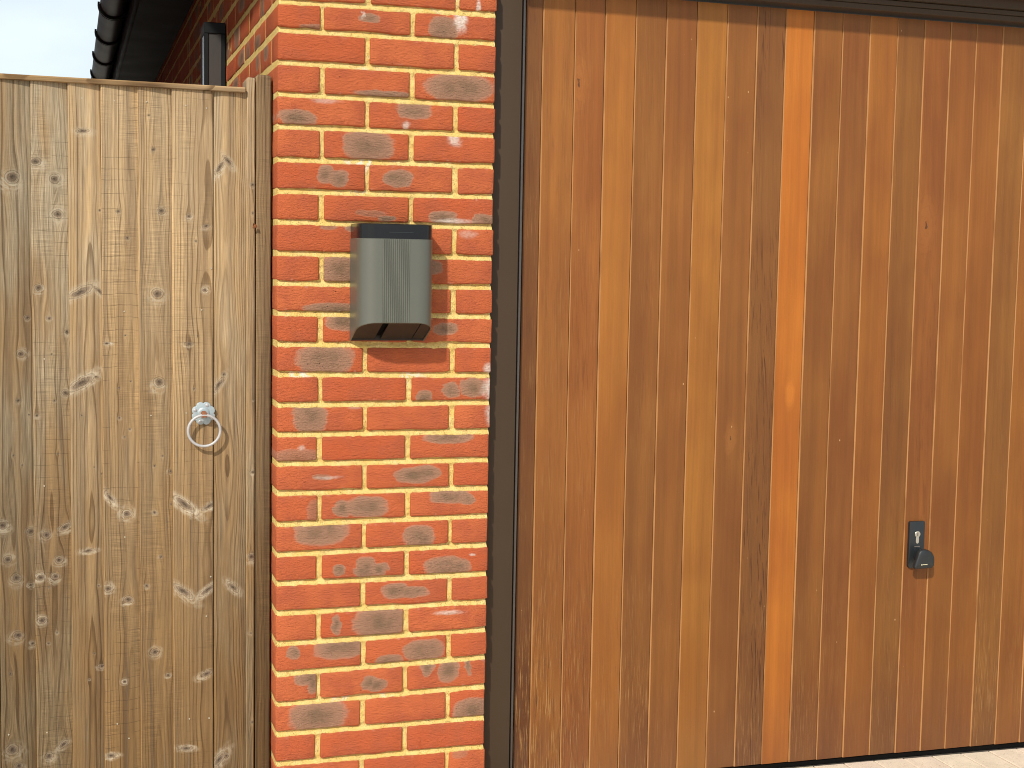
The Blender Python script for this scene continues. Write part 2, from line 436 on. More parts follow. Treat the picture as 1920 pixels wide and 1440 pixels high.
def mat_cedar(name="oiled_cedar"):
    """stained door board: constants per board come from attributes on its mesh"""
    t = NT(name)
    P = t.obj()
    seed = t.attr('seed').outputs['Fac']
    c1 = t.attr('tint').outputs['Vector']
    wea = t.attr('worn').outputs['Fac']
    strk = t.attr('streak').outputs['Fac']
    kc = t.attr('knot').outputs['Vector']
    kx, ksz, kz = t.sep(kc)
    so = t.com(t.m_('MULTIPLY', seed, 3.1), t.m_('MULTIPLY', seed, 1.7), t.m_('MULTIPLY', seed, 5.3))
    x, y, z = t.sep(P)
    Ps = t.v('ADD', P, so)
    # swirl of grain round one knot
    dx = t.m_('SUBTRACT', x, kx)
    dz0 = t.m_('SUBTRACT', z, kz)
    dz = t.m_('MULTIPLY', dz0, 0.36)
    r2 = t.m_('ADD', t.m_('MULTIPLY', dx, dx), t.m_('MULTIPLY', dz, dz))
    ks2 = t.m_('MULTIPLY', ksz, ksz)
    g = t.m_('ADD', x, t.m_('MULTIPLY', t.m_('SUBTRACT', t.noise(t.v('MULTIPLY', Ps, (7, 7, 0.9)), 1.0, 2), 0.5), 0.035))
    g = t.m_('SUBTRACT', g, t.m_('MULTIPLY', t.m_('DIVIDE', dx, t.m_('ADD', r2, t.m_('MULTIPLY_ADD', ks2, 0.7, 1e-6))), t.m_('MULTIPLY', ks2, 1.3)))
    gs = t.m_('ADD', g, t.m_('MULTIPLY', seed, 0.731))
    band = t.noise(t.com(t.m_('MULTIPLY', gs, 42), 0.0, t.m_('MULTIPLY', z, 0.55)), 1.0, 3)
    fine = t.noise(t.com(t.m_('MULTIPLY', gs, 330), 0.0, t.m_('MULTIPLY', z, 2.2)), 1.0, 4, 0.6)
    hair = t.noise(t.com(t.m_('MULTIPLY', gs, 1200), 0.0, t.m_('MULTIPLY', z, 16)), 1.0, 3)
    c1 = t.v('MULTIPLY', c1, (1.03, 0.925, 0.60))
    c = t.v('SCALE', c1, t.m_('MULTIPLY_ADD', t.sm(band, 0.25, 0.75), 0.22, 0.90))
    c = t.v('SCALE', c, t.m_('MULTIPLY_ADD', fine, 0.26, 0.87))
    c = t.v('SCALE', c, t.m_('MULTIPLY_ADD', hair, 0.20, 0.90))
    big = t.noise(t.v('MULTIPLY', Ps, (8, 8, 2.0)), 1.0, 3)
    c = t.v('MULTIPLY', c, t.mix(t.sm(big, 0.3, 0.7), (0.88, 0.83, 0.82), (1.10, 1.10, 1.03)))
    slow = t.noise(t.v('MULTIPLY', Ps, (5, 5, 3.3)), 1.0, 2)
    c = t.v('MULTIPLY', c, t.mix(t.sm(slow, 0.34, 0.66), (0.93, 0.88, 0.88), (1.05, 1.06, 1.04)))
    # darker towards the foot of the door
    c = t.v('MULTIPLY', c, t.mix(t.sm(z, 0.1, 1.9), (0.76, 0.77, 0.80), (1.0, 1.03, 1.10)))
    # dark flecked grain on some boards
    wv = t.noise(t.com(t.m_('ADD', t.m_('MULTIPLY', gs, 260), t.m_('MULTIPLY', z, 14)), t.m_('MULTIPLY', seed, 2.0), t.m_('MULTIPLY', z, 9)), 1.0, 3, 0.6, 0.7)
    zone = t.sm(t.noise(t.v('MULTIPLY', Ps, (18, 18, 1.3)), 1.0, 2), 0.40, 0.60)
    sm_ = t.m_('MULTIPLY', t.m_('MULTIPLY', t.sm(wv, 0.53, 0.66), zone), strk)
    c = t.mix(sm_, c, t.v('MULTIPLY', c, (0.40, 0.36, 0.36)))
    # knot: ring lines and a small dark eye
    rr = t.m_('ADD', t.m_('SQRT', r2), t.m_('MULTIPLY', t.m_('SUBTRACT', t.noise(Ps, 55, 3), 0.5), t.m_('MULTIPLY', ksz, 1.4)))
    rn = t.m_('DIVIDE', rr, t.m_('ADD', ksz, 1e-5))
    ring = t.m_('MULTIPLY', t.sm(t.m_('SINE', t.m_('MULTIPLY', t.m_('ADD', rn, t.m_('MULTIPLY', t.noise(Ps, 50, 2), 0.5)), 9.0)), 0.5, 1.0), t.sm(rn, 3.2, 0.8))
    ring = t.m_('MULTIPLY', ring, t.sm(ksz, 0.001, 0.003))
    c = t.mix(t.m_('MULTIPLY', ring, 0.25), c, t.v('MULTIPLY', c1, (0.5, 0.45, 0.4)))
    pale = t.m_('MULTIPLY', t.m_('MULTIPLY', t.sm(rn, 2.8, 0.7), t.sm(ksz, 0.001, 0.003)), 0.36)
    c = t.mix(pale, c, t.v('MULTIPLY', c1, (1.5, 1.6, 1.8)))
    eye = t.m_('MULTIPLY', t.sm(rn, 0.36, 0.14), t.sm(ksz, 0.0078, 0.0086))
    c = t.mix(t.m_('MULTIPLY', eye, 0.85), c, (0.05, 0.022, 0.012))
    # worn stain: pale and dark fibres, mostly near the foot of the door
    low = t.sm(z, 0.75, 0.05)
    wmask = t.m_('MULTIPLY', t.m_('MULTIPLY', t.sm(t.noise(t.v('MULTIPLY', Ps, (26, 26, 4.5)), 1.0, 4), 0.32, 0.58), wea), t.m_('MULTIPLY_ADD', low, 0.82, 0.18))
    sc = t.noise(t.com(t.m_('MULTIPLY', gs, 440), 0.0, t.m_('MULTIPLY', z, 10)), 1.0, 4, 0.65)
    c = t.mix(t.m_('MULTIPLY', wmask, t.sm(sc, 0.52, 0.68)), c, (0.33, 0.175, 0.062))
    c = t.mix(t.m_('MULTIPLY', wmask, t.sm(sc, 0.46, 0.34, 0.0, 0.85)), c, (0.075, 0.036, 0.018))
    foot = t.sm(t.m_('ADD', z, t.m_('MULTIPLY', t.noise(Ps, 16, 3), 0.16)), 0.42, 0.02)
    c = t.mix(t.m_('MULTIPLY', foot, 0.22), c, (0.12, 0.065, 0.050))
    # tiny chips of bare wood
    chip = t.m_('MULTIPLY', t.sm(t.voro(t.v('MULTIPLY', Ps, (1, 0.2, 0.55)), 26), 0.050, 0.030), t.sm(t.noise(Ps, 11, 2), 0.54, 0.64))
    c = t.mix(t.m_('MULTIPLY', chip, 0.75), c, (0.55, 0.34, 0.16))
    h = t.m_('ADD', t.m_('MULTIPLY', fine, 0.5), t.m_('MULTIPLY', hair, 0.35))
    h = t.m_('SUBTRACT', h, t.m_('MULTIPLY', sm_, 0.5))
    rg = t.m_('ADD', 0.50, t.m_('MULTIPLY', wmask, 0.3))
    return t.fin(c, rg, t.bump(h, 0.0006, 0.55), spec=0.32)


def mat_bare_edge():
    t = NT("bare_wood_edge")
    p = t.pos()
    n = t.noise(t.v('MULTIPLY', p, (80, 80, 6)), 1.0, 3)
    c = t.mix(t.sm(n, 0.30, 0.54), (0.24, 0.102, 0.034), (0.39, 0.190, 0.072))
    return t.fin(c, 0.7, spec=0.2)


def mat_paver():
    t = NT("concrete_paver")
    p = t.pos()
    o = t.attr('tone').outputs['Fac']
    c = t.mix(o, (0.69, 0.57, 0.46), (0.71, 0.62, 0.48))
    n = t.noise(p, 420, 3)
    c = t.v('SCALE', c, t.m_('MULTIPLY_ADD', n, 0.5, 0.76))
    sp = t.sm(t.voro(p, 210), 0.26, 0.13)
    c = t.mix(t.m_('MULTIPLY', sp, t.sm(t.noise(p, 90, 2), 0.45, 0.6, 0.0, 0.55)), c, (0.27, 0.18, 0.12))
    c = t.v('SCALE', c, t.m_('MULTIPLY_ADD', t.noise(p, 14, 5, 0.65), 0.5, 0.76))
    c = t.mix(t.m_('MULTIPLY', t.sm(t.noise(p, 140, 3), 0.60, 0.70), 0.5), c, (0.30, 0.22, 0.16))
    return t.fin(c, 0.92, t.bump(n, 0.0012, 0.7), spec=0.2)


BRICK = mat_brick()
MORTAR = mat_mortar()
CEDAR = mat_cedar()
EDGE = mat_bare_edge()
PAVER = mat_paver()
SAND = mat_plain("joint_sand", (0.075, 0.06, 0.045), 0.95, nscale=200, var=0.3)
GROUND = mat_plain("pale_concrete", (0.36, 0.32, 0.27), 0.95, nscale=3, var=0.15)
FRAME = mat_plain("dark_brown_powder_coat", (0.054, 0.034, 0.020), 0.5, nscale=4, var=0.10, bump=0.0002, spec=0.25)
STEEL = mat_plain("grey_steel_edge", (0.20, 0.17, 0.15), 0.45, 0.4)
DARK = mat_plain("matt_black", (0.006, 0.0055, 0.005), 0.9, spec=0.08)
UPVC = mat_plain("black_gutter_plastic", (0.014, 0.011, 0.008), 0.42, nscale=9, var=0.25, spec=0.10)
UPVC2 = mat_plain("dark_fascia_plastic", (0.006, 0.0045, 0.004), 0.6, nscale=12, var=0.3, spec=0.08)
GREYBOX = mat_plain("olive_grey_metallic_paint", (0.146, 0.150, 0.128), 0.36, 0.45, nscale=12, var=0.05)
GLOSS = mat_plain("gloss_black_lid", (0.008, 0.009, 0.012), 0.16, spec=0.4)
BROWNP = mat_plain("dark_underside_plastic", (0.032, 0.023, 0.019), 0.55, spec=0.25)
ANTHR = mat_plain("anthracite_metal", (0.015, 0.018, 0.021), 0.36, nscale=200, bump=0.0001)
LAMPM = mat_plain("lamp_black_metal", (0.008, 0.010, 0.012), 0.5, spec=0.25)
DIFF = mat_plain("frosted_lamp_pane", (0.065, 0.060, 0.058), 0.22, nscale=6, var=0.1)
GALV = mat_plain("galvanised_zinc", (0.36, 0.42, 0.45), 0.45, 0.3, nscale=160, var=0.2, bump=0.0003)
RINGM = mat_plain("dull_grey_ring", (0.44, 0.43, 0.44), 0.5, 0.25, nscale=140, var=0.25, bump=0.0002)
RUST = mat_plain("rusty_iron", (0.23, 0.085, 0.038), 0.85, nscale=180, var=0.5, bump=0.0006)
ZINC = mat_plain("nail_zinc", (0.42, 0.36, 0.27), 0.6, 0.2)
ROOF = mat_plain("roof_slate", (0.10, 0.09, 0.085), 0.8, nscale=8, var=0.25)
LOCK = mat_plain("lock_brass_nickel", (0.55, 0.52, 0.46), 0.35, 0.8)
LOGO = mat_plain("pale_mark", (0.62, 0.58, 0.40), 0.5)

# ------------------------------------------------------------------ ground and drive
def gz(x):                        # the drive falls slightly to the right
    return -2.071 + OZ - 0.0155 * (x - 2.3)

gp = mesh("ground", [(-80, -80, -0.16), (80, -80, -0.16), (80, 80, -0.16), (-80, 80, -0.16)], [(0, 1, 2, 3)])
link("ground", gp, GROUND, kind='structure')
X0, X1, Y0, Y1 = -1.7, 4.6, -6.5, 0.30
dm = []
for (xa, ya) in ((X0, Y0), (X1, Y0), (X1, Y1), (X0, Y1)):
    dm.append((xa, ya, gz(xa) - 0.006))
dv = mesh("driveway", dm + [(a, b, -0.155) for a, b, c in dm], [(0, 1, 2, 3), (0, 4, 5, 1), (1, 5, 6, 2), (2, 6, 7, 3), (3, 7, 4, 0)])
drive = link("driveway", dv, SAND, kind='structure')


def paver_geo(x0, x1, y0, y1, h):
    e = 0.0022
    v = []
    for (d, zz) in ((0, -0.05), (0, -e * 0.8), (e, 0)):
        for (px, py) in ((x0 + d, y0 + d), (x1 - d, y0 + d), (x1 - d, y1 - d), (x0 + d, y1 - d)):
            v.append((px, py, gz(px) + zz + h))
    f = [(8, 9, 10, 11)]
    for L in (0, 4):
        for i in range(4):
            j = (i + 1) % 4
            f.append((L + i, L + j, L + 4 + j, L + 4 + i))
    return v, f


xs = 0.6689
k = 0
while xs < 2.9:
    v, f = paver_geo(xs + 0.0019, xs + 0.0981, -0.126, 0.074, random.uniform(-0.0012, 0.0008))
    me = mesh("paver", v, f)
    cattr(me, 'tone', random.random())
    link("paver", me, PAVER, parent=drive)
    xs += 0.1
av, af, at_ = [], [], []
row = 0
yy = -0.1275
while yy > Y0 + 0.2:
    xx = X0 + 0.02 + (0.1 if row % 2 else 0.0)
    while xx < X1 - 0.21:
        v, f = paver_geo(xx + 0.0012, xx + 0.1988, yy - 0.0988, yy - 0.0012, random.uniform(-0.001, 0.001))
        b = len(av); av += v; af += [tuple(i + b for i in q) for q in f]; at_ += [random.random()] * len(v)
        xx += 0.2
    yy -= 0.1; row += 1
xx = X0 + 0.02
while xx < 4.5:
    if xx + 0.1 < 0.668 or xx > 2.87:
        v, f = paver_geo(xx + 0.0012, xx + 0.0988, -0.126, -0.012, 0.0)
        b = len(av); av += v; af += [tuple(i + b for i in q) for q in f]; at_ += [random.random()] * len(v)
    xx += 0.1
me = mesh("paver_field", av, af)
a = me.attributes.new('tone', 'FLOAT', 'POINT'); a.data.foreach_set('value', at_)
link("paver_field", me, PAVER, parent=drive, kind='stuff')

# ------------------------------------------------------------------ brick garage
OL = [-3.4, 5.2, 3.5, 2.8, .5, -2.8, -4.5, -3.2, -4.2, -1.8, -.4, -.9, .1, -.2, 1.1, 3.4, 5.5, 2.6, 2, 4.2, 4, 1, -.8, -2.7, -5, -6]
OR_ = [2.2, 6.2, 3.3, 2, 1.8, .7, -2, -3.8, -6.5, -6.4, -5, -4.4, -6, -.8, -.1, .8, 2.8, 4.5, 3.9, 1.6, 2.9, 4.4, 5.8, 2.5, -6, -8.5]
PW = 0.5465                        # width of the pier


def bed(k, x):
    kk = min(max(k, 0), 25)
    s = min(max(x / PW, 0), 1)
    return (-75 * k + OL[kk] * (1 - s) + OR_[kk] * s) / 1000 + OZ


def brick_geo(x0, x1, y0, y1, zb0, zb1, zt0, zt1, rng, fine=True, side=False):
    """a slightly uneven brick; z runs from (zb0..zb1) to (zt0..zt1) along x"""
    e = 0.0042
    def ticks(L, n):
        return [0, e] + [e + (L - 2 * e) * i / n for i in range(1, n)] + [L - e, L]
    Lx, Ly, Lz = x1 - x0, y1 - y0, (zt0 + zt1 - zb0 - zb1) / 2
    tx = ticks(Lx, (6 if Lx > .15 else 3) if fine else 1)
    ty = ticks(Ly, (5 if side else 1) if fine else 1)
    tz = ticks(Lz, 3 if fine else 1)
    if not fine:
        tx, ty, tz = [0, Lx], [0, Ly], [0, Lz]
    nx, ny, nz = len(tx) - 1, len(ty) - 1, len(tz) - 1
    idx, V, UV = {}, [], []
    ox, oz = rng.uniform(0, 99), rng.uniform(0, 99)
    for i in range(nx + 1):
        for j in range(ny + 1):
            for k_ in range(nz + 1):
                ex = [i in (0, nx), j in (0, ny), k_ in (0, nz)]
                if not any(ex): continue
                px, py, pz = tx[i], ty[j], tz[k_]
                if fine:
                    sgn = [(-1 if i == 0 else 1) if ex[0] else 0, (-1 if j == 0 else 1) if ex[1] else 0, (-1 if k_ == 0 else 1) if ex[2] else 0]
                    cnt = sum(1 for q in sgn if q)
                    pull = (0, 0, 0.0013, 0.0020)[cnt]
                    px -= sgn[0] * pull; py -= sgn[1] * pull; pz -= sgn[2] * pull
                    nse = mnoise.noise(Vector((px * 55 + ox, py * 55, pz * 55 + oz)))
                    ns2 = mnoise.noise(Vector((px * 26 + oz, py * 26 + 7, pz * 26 + ox)))
                    py += 0.0010 * ns2
                    if ex[2]:
                        pz += 0.0026 * nse * (1.4 if k_ == 0 else 0.7)
                    if not side and j == 0 and k_ <= 1:
                        py -= 0.0026 * max(0.0, nse + .25) * (1.0 if k_ == 0 else .8)
                    if ex[0]: px += 0.0014 * ns2
                s = px / Lx
                zb = zb0 * (1 - s) + zb1 * s
                idx[(i, j, k_)] = len(V)
                V.append((x0 + px, y0 + py, zb + pz + (zt0 - zb0 - Lz) * (pz / Lz) * (1 - s) + (zt1 - zb1 - Lz) * (pz / Lz) * s))
                UV.append(((py / Ly) if side else s, pz / Lz))
    F = []
    def q(a, b, c, d): F.append((idx[a], idx[b], idx[c], idx[d]))
    for i in range(nx):
        for k_ in range(nz):
            q((i, 0, k_), (i + 1, 0, k_), (i + 1, 0, k_ + 1), (i, 0, k_ + 1))
            q((i, ny, k_), (i, ny, k_ + 1), (i + 1, ny, k_ + 1), (i + 1, ny, k_))
    for j in range(ny):
        for k_ in range(nz):
            q((0, j, k_), (0, j, k_ + 1), (0, j + 1, k_ + 1), (0, j + 1, k_))
            q((nx, j, k_), (nx, j + 1, k_), (nx, j + 1, k_ + 1), (nx, j, k_ + 1))
    for i in range(nx):
        for j in range(ny):
            q((i, j, 0), (i, j + 1, 0), (i + 1, j + 1, 0), (i + 1, j, 0))
            q((i, j, nz), (i + 1, j, nz), (i + 1, j + 1, nz), (i, j + 1, nz))
    return V, F, UV


# scorch marks seen on the pier: (course, brick) -> blobs (cx, cz, rx, rz[, strength]) as fractions of the brick's face
B = {
    (0, 0): [(.80, .04, .30, .14, .8)], (0, 1): [(.52, .62, .12, .20)], (0, 2): [(.35, .36, .18, .55)],
    (2, 1): [(.68, .06, .34, .16)], (2, 2): [(.55, .50, .42, .56)],
    (3, 0): [(.22, .24, .22, .30)], (3, 1): [(.53, .74, .21, .34)],
    (4, 1): [(.52, .52, .30, .60)],
    (5, 0): [(.54, .58, .10, .36), (.70, .42, .12, .32)], (5, 1): [(.34, .50, .17, .34)],
    (6, 1): [(.55, .30, .16, .14, .6), (.74, .12, .12, .12)], (6, 2): [(.36, .22, .18, .26), (.88, .16, .14, .26)],
    (7, 0): [(.58, .95, .09, .12, .8), (.86, .92, .08, .16)],
    (8, 1): [(.30, .5, .42, .62)], (8, 2): [(.18, .68, .18, .30), (.06, .9, .16, .3)],
    (9, 0): [(.66, .10, .36, .24)],
    (10, 1): [(.22, .82, .18, .38)], (10, 2): [(.42, .56, .16, .26)],
    (11, 0): [(.56, .50, .33, .62)],
    (12, 2): [(.50, .46, .11, .36), (.78, .55, .16, .44), (.16, .10, .09, .34)],
    (13, 0): [(.38, .62, .20, .70)],
    (14, 0): [(.5, .10, .6, .40, .75)], (14, 2): [(.48, .86, .32, .26)],
    (15, 0): [(.52, .52, .12, .12, .7)], (15, 1): [(.58, .50, .25, .34), (.70, .60, .18, .34)],
    (16, 0): [(.96, .3, .22, .5, .6)], (16, 1): [(.24, .42, .10, .34), (.54, .46, .26, .42)], (16, 2): [(.50, .78, .26, .30), (.72, .66, .10, .26)],
    (17, 0): [(.52, .80, .32, .62)], (17, 1): [(.64, .34, .20, .48)],
    (18, 1): [(.20, .34, .08, .24), (.52, .36, .13, .48), (.70, .30, .10, .28)], (18, 2): [(.46, .26, .26, .44), (.62, .2, .16, .34)],
    (19, 1): [(.36, .56, .17, .34), (.56, .48, .20, .26)],
    (20, 1): [(.18, .52, .055, .44), (.72, .5, .33, .66)], (20, 2): [(.52, .7, .10, .08, .4)],
    (21, 0): [(.20, .72, .07, .30), (.75, .78, .30, .46)], (21, 1): [(.28, .08, .16, .26), (.72, .40, .26, .46)],
    (22, 0): [(.80, .86, .36, .30), (.9, .6, .14, .4)], (22, 1): [(.58, .46, .09, .28), (.68, .34, .11, .26)],
    (22, 2): [(.24, .84, .08, .36), (.52, .72, .14, .52), (.78, .82, .05, .42)],
    (23, 0): [(.50, .50, .34, .64)], (23, 2): [(.62, .24, .54, .46)],
    (25, 2): [(.3, .9, .2, .2, .5)],
}
W = {(0, 2): (.56, .75, .10, .62, 1.0), (4, 2): (.50, .88, .10, .34, .8), (3, 1): (.44, .12, .05, .22, .7), (0, 1): (.43, .72, .02, .2, .6),
     (12, 2): (1.0, .5, .12, .7, .9), (13, 2): (1.02, .6, .2, .6, .7), (13, 0): (.9, .95, .1, .1, .3), (6, 2): (.5, .08, .3, .14, .8),
     (11, 2): (.9, .14, .14, .3, .8), (20, 2): (.5, .74, .22, .12, .6), (14, 0): (.6, .55, .1, .14, .5), (3, 0): (.55, .92, .2, .12, .4),
     (18, 2): (.8, .72, .06, .06, .7), (15, 0): (.6, .5, .2, .08, .4), (7, 2): (.3, .8, .3, .2, .35), (-1, 2): (.5, .1, .08, .5, .9)}
TONE = {(24, 0): .3, (24, 1): .35, (24, 2): .25}


def brick_obj(geo, blobs, white, tone, parent):
    V, F, UV = geo
    me = mesh("brick", V, F, smooth=True)
    a = me.attributes.new('buv', 'FLOAT_VECTOR', 'POINT')
    flat = []
    for (u, v_) in UV: flat += [u, v_, 0]
    a.data.foreach_set('vector', flat)
    for i in range(3):
        b = blobs[i] if i < len(blobs) else (9, 9, .1, .1, 0)
        s = b[4] if len(b) > 4 else 1.0
        cattr(me, 'b%dc' % i, (b[0], b[1], s))
        cattr(me, 'b%dr' % i, (b[2], b[3], 1))
    w = white or (9, 9, .1, .1, 0)
    cattr(me, 'wc', (w[0], w[1], w[4])); cattr(me, 'wr', (w[2], w[3], 1))
    cattr(me, 'tone', tone)
    return link("brick", me, BRICK, parent=parent)


garage = empty("brick_garage", (0, 0, 0), "red brick garage pier with yellow mortar joints between wooden gate and garage door", "building")
J = 0.0066
rng = random.Random(3)
stuff = [[], [], []]


def add_stuff(geo):
    V, F, UV = geo
    b = len(stuff[0])
    stuff[0] += V; stuff[1] += [tuple(i + b for i in q) for q in F]; stuff[2] += UV


for c in range(-6, 28):
    even = c % 2 == 0
    xs_ = [(0, .1015), (.1135, .3265), (.3385, PW)] if even else [(0, .2145), (.2265, .4395), (.4515, PW)]
    for i, (xa, xb) in enumerate(xs_):
        xa += rng.uniform(-.0015, .0015) if i else 0
        xb += rng.uniform(-.002, .002)
        zb0, zb1 = bed(c + 1, xa) + J, bed(c + 1, xb) + J
        zt0, zt1 = bed(c, xa) - J, bed(c, xb) - J
        dep = (.215 if even else .1025) if i == 0 else .1025
        yo = rng.uniform(-.0012, .0012) if i else 0.0
        geo = brick_geo(xa, xb, yo, dep, zb0, zb1, zt0, zt1, rng, side=False)
        bl = B.get((c, i), [])
        brick_obj(geo, bl, W.get((c, i)), TONE.get((c, i), rng.uniform(.2, .95)), garage)
    # side wall, running back from the pier
    ya = .2265 if even else .1135
    while ya < 7.2:
        yb = ya + .2135
        zb, zt = bed(c + 1, 0) + J, bed(c, 0) - J
        xo = rng.uniform(-.0012, .0012)
        if ya < 2.5 and -6 <= c <= 2:
            geo = brick_geo(xo, .1025, ya, yb, zb, zb, zt, zt, rng, side=True)
            bl = []
            if rng.random() < .5:
                bl = [(rng.uniform(.2, .8), rng.uniform(.2, .8), rng.uniform(.12, .4), rng.uniform(.3, .7))]
            brick_obj(geo, bl, None, rng.uniform(.1, .9), garage)
        else:
            add_stuff(brick_geo(xo, .1025, ya, yb, zb, zb, zt, zt, rng, fine=False, side=True))
        ya += .2255
# wall over the door and the far pier, beyond the frame
for c in range(-6, 28):
    x = PW + .012 if c <= -3 else 2.99
    if c % 2: x += .1
    while x < 3.5:
        add_stuff(brick_geo(x, min(x + .2135, 3.54), 0, .1025, bed(c + 1, 9) + J, bed(c + 1, 9) + J, bed(c, 9) - J, bed(c, 9) - J, rng, fine=False))
        x += .2255
me = mesh("brick_field", stuff[0], stuff[1])
a = me.attributes.new('buv', 'FLOAT_VECTOR', 'POINT')
flat = []
for (u, v_) in stuff[2]: flat += [u, v_, 0]
a.data.foreach_set('vector', flat)
for i in range(3):
    cattr(me, 'b%dc' % i, (9, 9, 0)); cattr(me, 'b%dr' % i, (.1, .1, 1))
cattr(me, 'wc', (9, 9, 0)); cattr(me, 'wr', (.1, .1, 1)); cattr(me, 'tone', .5)
link("brick_field", me, BRICK, parent=garage, kind='stuff')

# mortar: the pier's face as a fine sheet, struck back under each brick, with a body behind it
st = 0.0036
mx0, mx1 = 0.0030, PW - 0.0022
mz0, mz1 = -0.05, OZ + 0.449
nxm, nzm = int((mx1 - mx0) / st), int((mz1 - mz0) / st)
gx = np.linspace(mx0, mx1, nxm + 1)
gzv = np.linspace(mz0, mz1, nzm + 1)
XX, ZZ = np.meshgrid(gx, gzv)
r_ = np.random.RandomState(5)


def vnoise(X, Z, cell, seed):
    rs = np.random.RandomState(seed)
    tab = rs.rand(256, 1024)
    a_, b_ = X / cell + 3, Z / cell + 20
    i, j = np.floor(a_).astype(int), np.floor(b_).astype(int)
    fa, fb = a_ - i, b_ - j
    fa = fa * fa * (3 - 2 * fa); fb = fb * fb * (3 - 2 * fb)
    g_ = lambda p, q: tab[p % 256, q % 1024]
    return (g_(i, j) * (1 - fa) + g_(i + 1, j) * fa) * (1 - fb) + (g_(i, j + 1) * (1 - fa) + g_(i + 1, j + 1) * fa) * fb


dep = 0.0056 + (vnoise(XX, ZZ, .012, 1) - .5) * .0034 + (vnoise(XX, ZZ, .005, 2) - .5) * .0018
s_ = np.clip(XX / PW, 0, 1)
for k_ in range(-5, 28):
    kk = min(max(k_, 0), 25)
    bz = (-75 * k_ + OL[kk] * (1 - s_) + OR_[kk] * s_) / 1000 + OZ
    d_ = (ZZ - bz) / 0.0065
    m_ = np.clip(2.0 - np.abs(d_), 0, 1)
    dep += m_ * d_.clip(-1, 1) * 0.0046
V = np.stack([XX, dep, ZZ], -1).reshape(-1, 3)
n1 = nxm + 1
ii, jj = np.meshgrid(np.arange(nxm), np.arange(nzm))
a0 = (jj * n1 + ii).ravel()
F = np.stack([a0, a0 + 1, a0 + 1 + n1, a0 + n1], -1)
V = V.tolist(); F = F.tolist()
nb = len(V)
# body: L-shaped back-up behind the faces (side face 3.5 mm behind the bricks)
def bodybox(x0, x1, y0, y1, z0, z1):
    b = len(V)
    for zz in (z0, z1):
        for (px, py) in ((x0, y0), (x1, y0), (x1, y1), (x0, y1)): V.append([px, py, zz])
    for q in ((0, 3, 2, 1), (4, 5, 6, 7), (0, 1, 5, 4), (1, 2, 6, 5), (2, 3, 7, 6), (3, 0, 4, 7)):
        F.append([b + i for i in q])
bodybox(0.0014, PW - .0040, 0.0125, 0.098, mz0, mz1)
bodybox(0.0012, 0.098, 0.0990, 7.2, mz0 - .002, mz1 - .001)
bodybox(PW - .0042, 3.52, 0.006, 0.094, OZ + 0.2285, mz1 - .002)
bodybox(2.994, 3.5215, 0.007, 0.0945, mz0, OZ + 0.228)
me = mesh("mortar", V, F)
sm = [True] * (nxm * nzm) + [False] * (len(F) - nxm * nzm)
me.polygons.foreach_set('use_smooth', sm)
link("mortar", me, MORTAR, parent=garage)

# unseen passage wall, added to block sky light; floor kept dark against bounce
box("sky_block_wall", -1.66, -1.45, .20, 9.0, -.15, 4.4, mat_plain("sky_block_brick", (.24, .10, .06), .9, nscale=12, var=.3), kind='structure')
box("passage_floor", -1.45, -.001, .32, 9.0, -.15, -.03, mat_plain("passage_earth", (.07, .055, .04), .95, nscale=30, var=.3), kind='structure')

# eaves
ES = OZ + 0.400
box("soffit", -0.206, -0.001, -0.38, 7.3, ES, ES + 0.012, UPVC2, garage)
box("fascia", -0.224, -0.206, -0.40, 7.3, ES - 0.008, ES + 0.19, UPVC2, garage, bev=0.003)
rf = mesh("roof", [(-0.31, -0.41, OZ + .575), (1.8, -0.41, OZ + 1.55), (3.86, -0.41, OZ + .575), (-0.31, 7.4, OZ + .575), (1.8, 7.4, OZ + 1.55), (3.86, 7.4, OZ + .575),
                  (-0.31, -0.41, OZ + .60), (1.8, -0.41, OZ + 1.575), (3.86, -0.41, OZ + .60), (-0.31, 7.4, OZ + .60), (1.8, 7.4, OZ + 1.575), (3.86, 7.4, OZ + .60)],
          [(0, 1, 4, 3), (1, 2, 5, 4), (6, 9, 10, 7), (7, 10, 11, 8), (0, 3, 9, 6), (2, 8, 11, 5), (0, 6, 7, 1), (1, 7, 8, 2), (3, 4, 10, 9), (4, 5, 11, 10)])
link("roof", rf, ROOF, parent=garage)
gb = mesh("gable", [(0, 0.004, OZ + .452), (3.54, 0.004, OZ + .452), (3.54, 0.004, OZ + .70), (1.8, 0.004, OZ + 1.53), (0, 0.004, OZ + .68),
                    (0, 0.10, OZ + .452), (3.54, 0.10, OZ + .452), (3.54, 0.10, OZ + .70), (1.8, 0.10, OZ + 1.53), (0, 0.10, OZ + .68)],
          [(0, 1, 2, 3, 4), (9, 8, 7, 6, 5), (0, 5, 6, 1), (1, 6, 7, 2), (2, 7, 8, 3), (3, 8, 9, 4), (4, 9, 5, 0)])
link("gable", gb, UPVC2, parent=garage)

# gutter
gut = empty("roof_gutter", (-0.283, 0, OZ + 0.505), "glossy black half-round gutter under the eaves above the wooden gate", "gutter")
R_, NS = 0.058, 20


def half_ring(y0, y1, r0, r1, a0=math.pi, a1=2 * math.pi, n=NS):
    v, f = [], []
    for i in range(n + 1):
        a_ = a0 + (a1 - a0) * i / n
        for (yy_, rr) in ((y0, r1), (y1, r1), (y1, r0), (y0, r0)):
            v.append((math.cos(a_) * rr, yy_, math.sin(a_) * rr))
    for i in range(n):
        for k2 in range(4):
            a_, b_ = i * 4 + k2, i * 4 + (k2 + 1) % 4
            f.append((a_, b_, b_ + 4, a_ + 4))
    f.append((0, 3, 2, 1)); e_ = n * 4
    f.append((e_, e_ + 1, e_ + 2, e_ + 3))
    return v, f


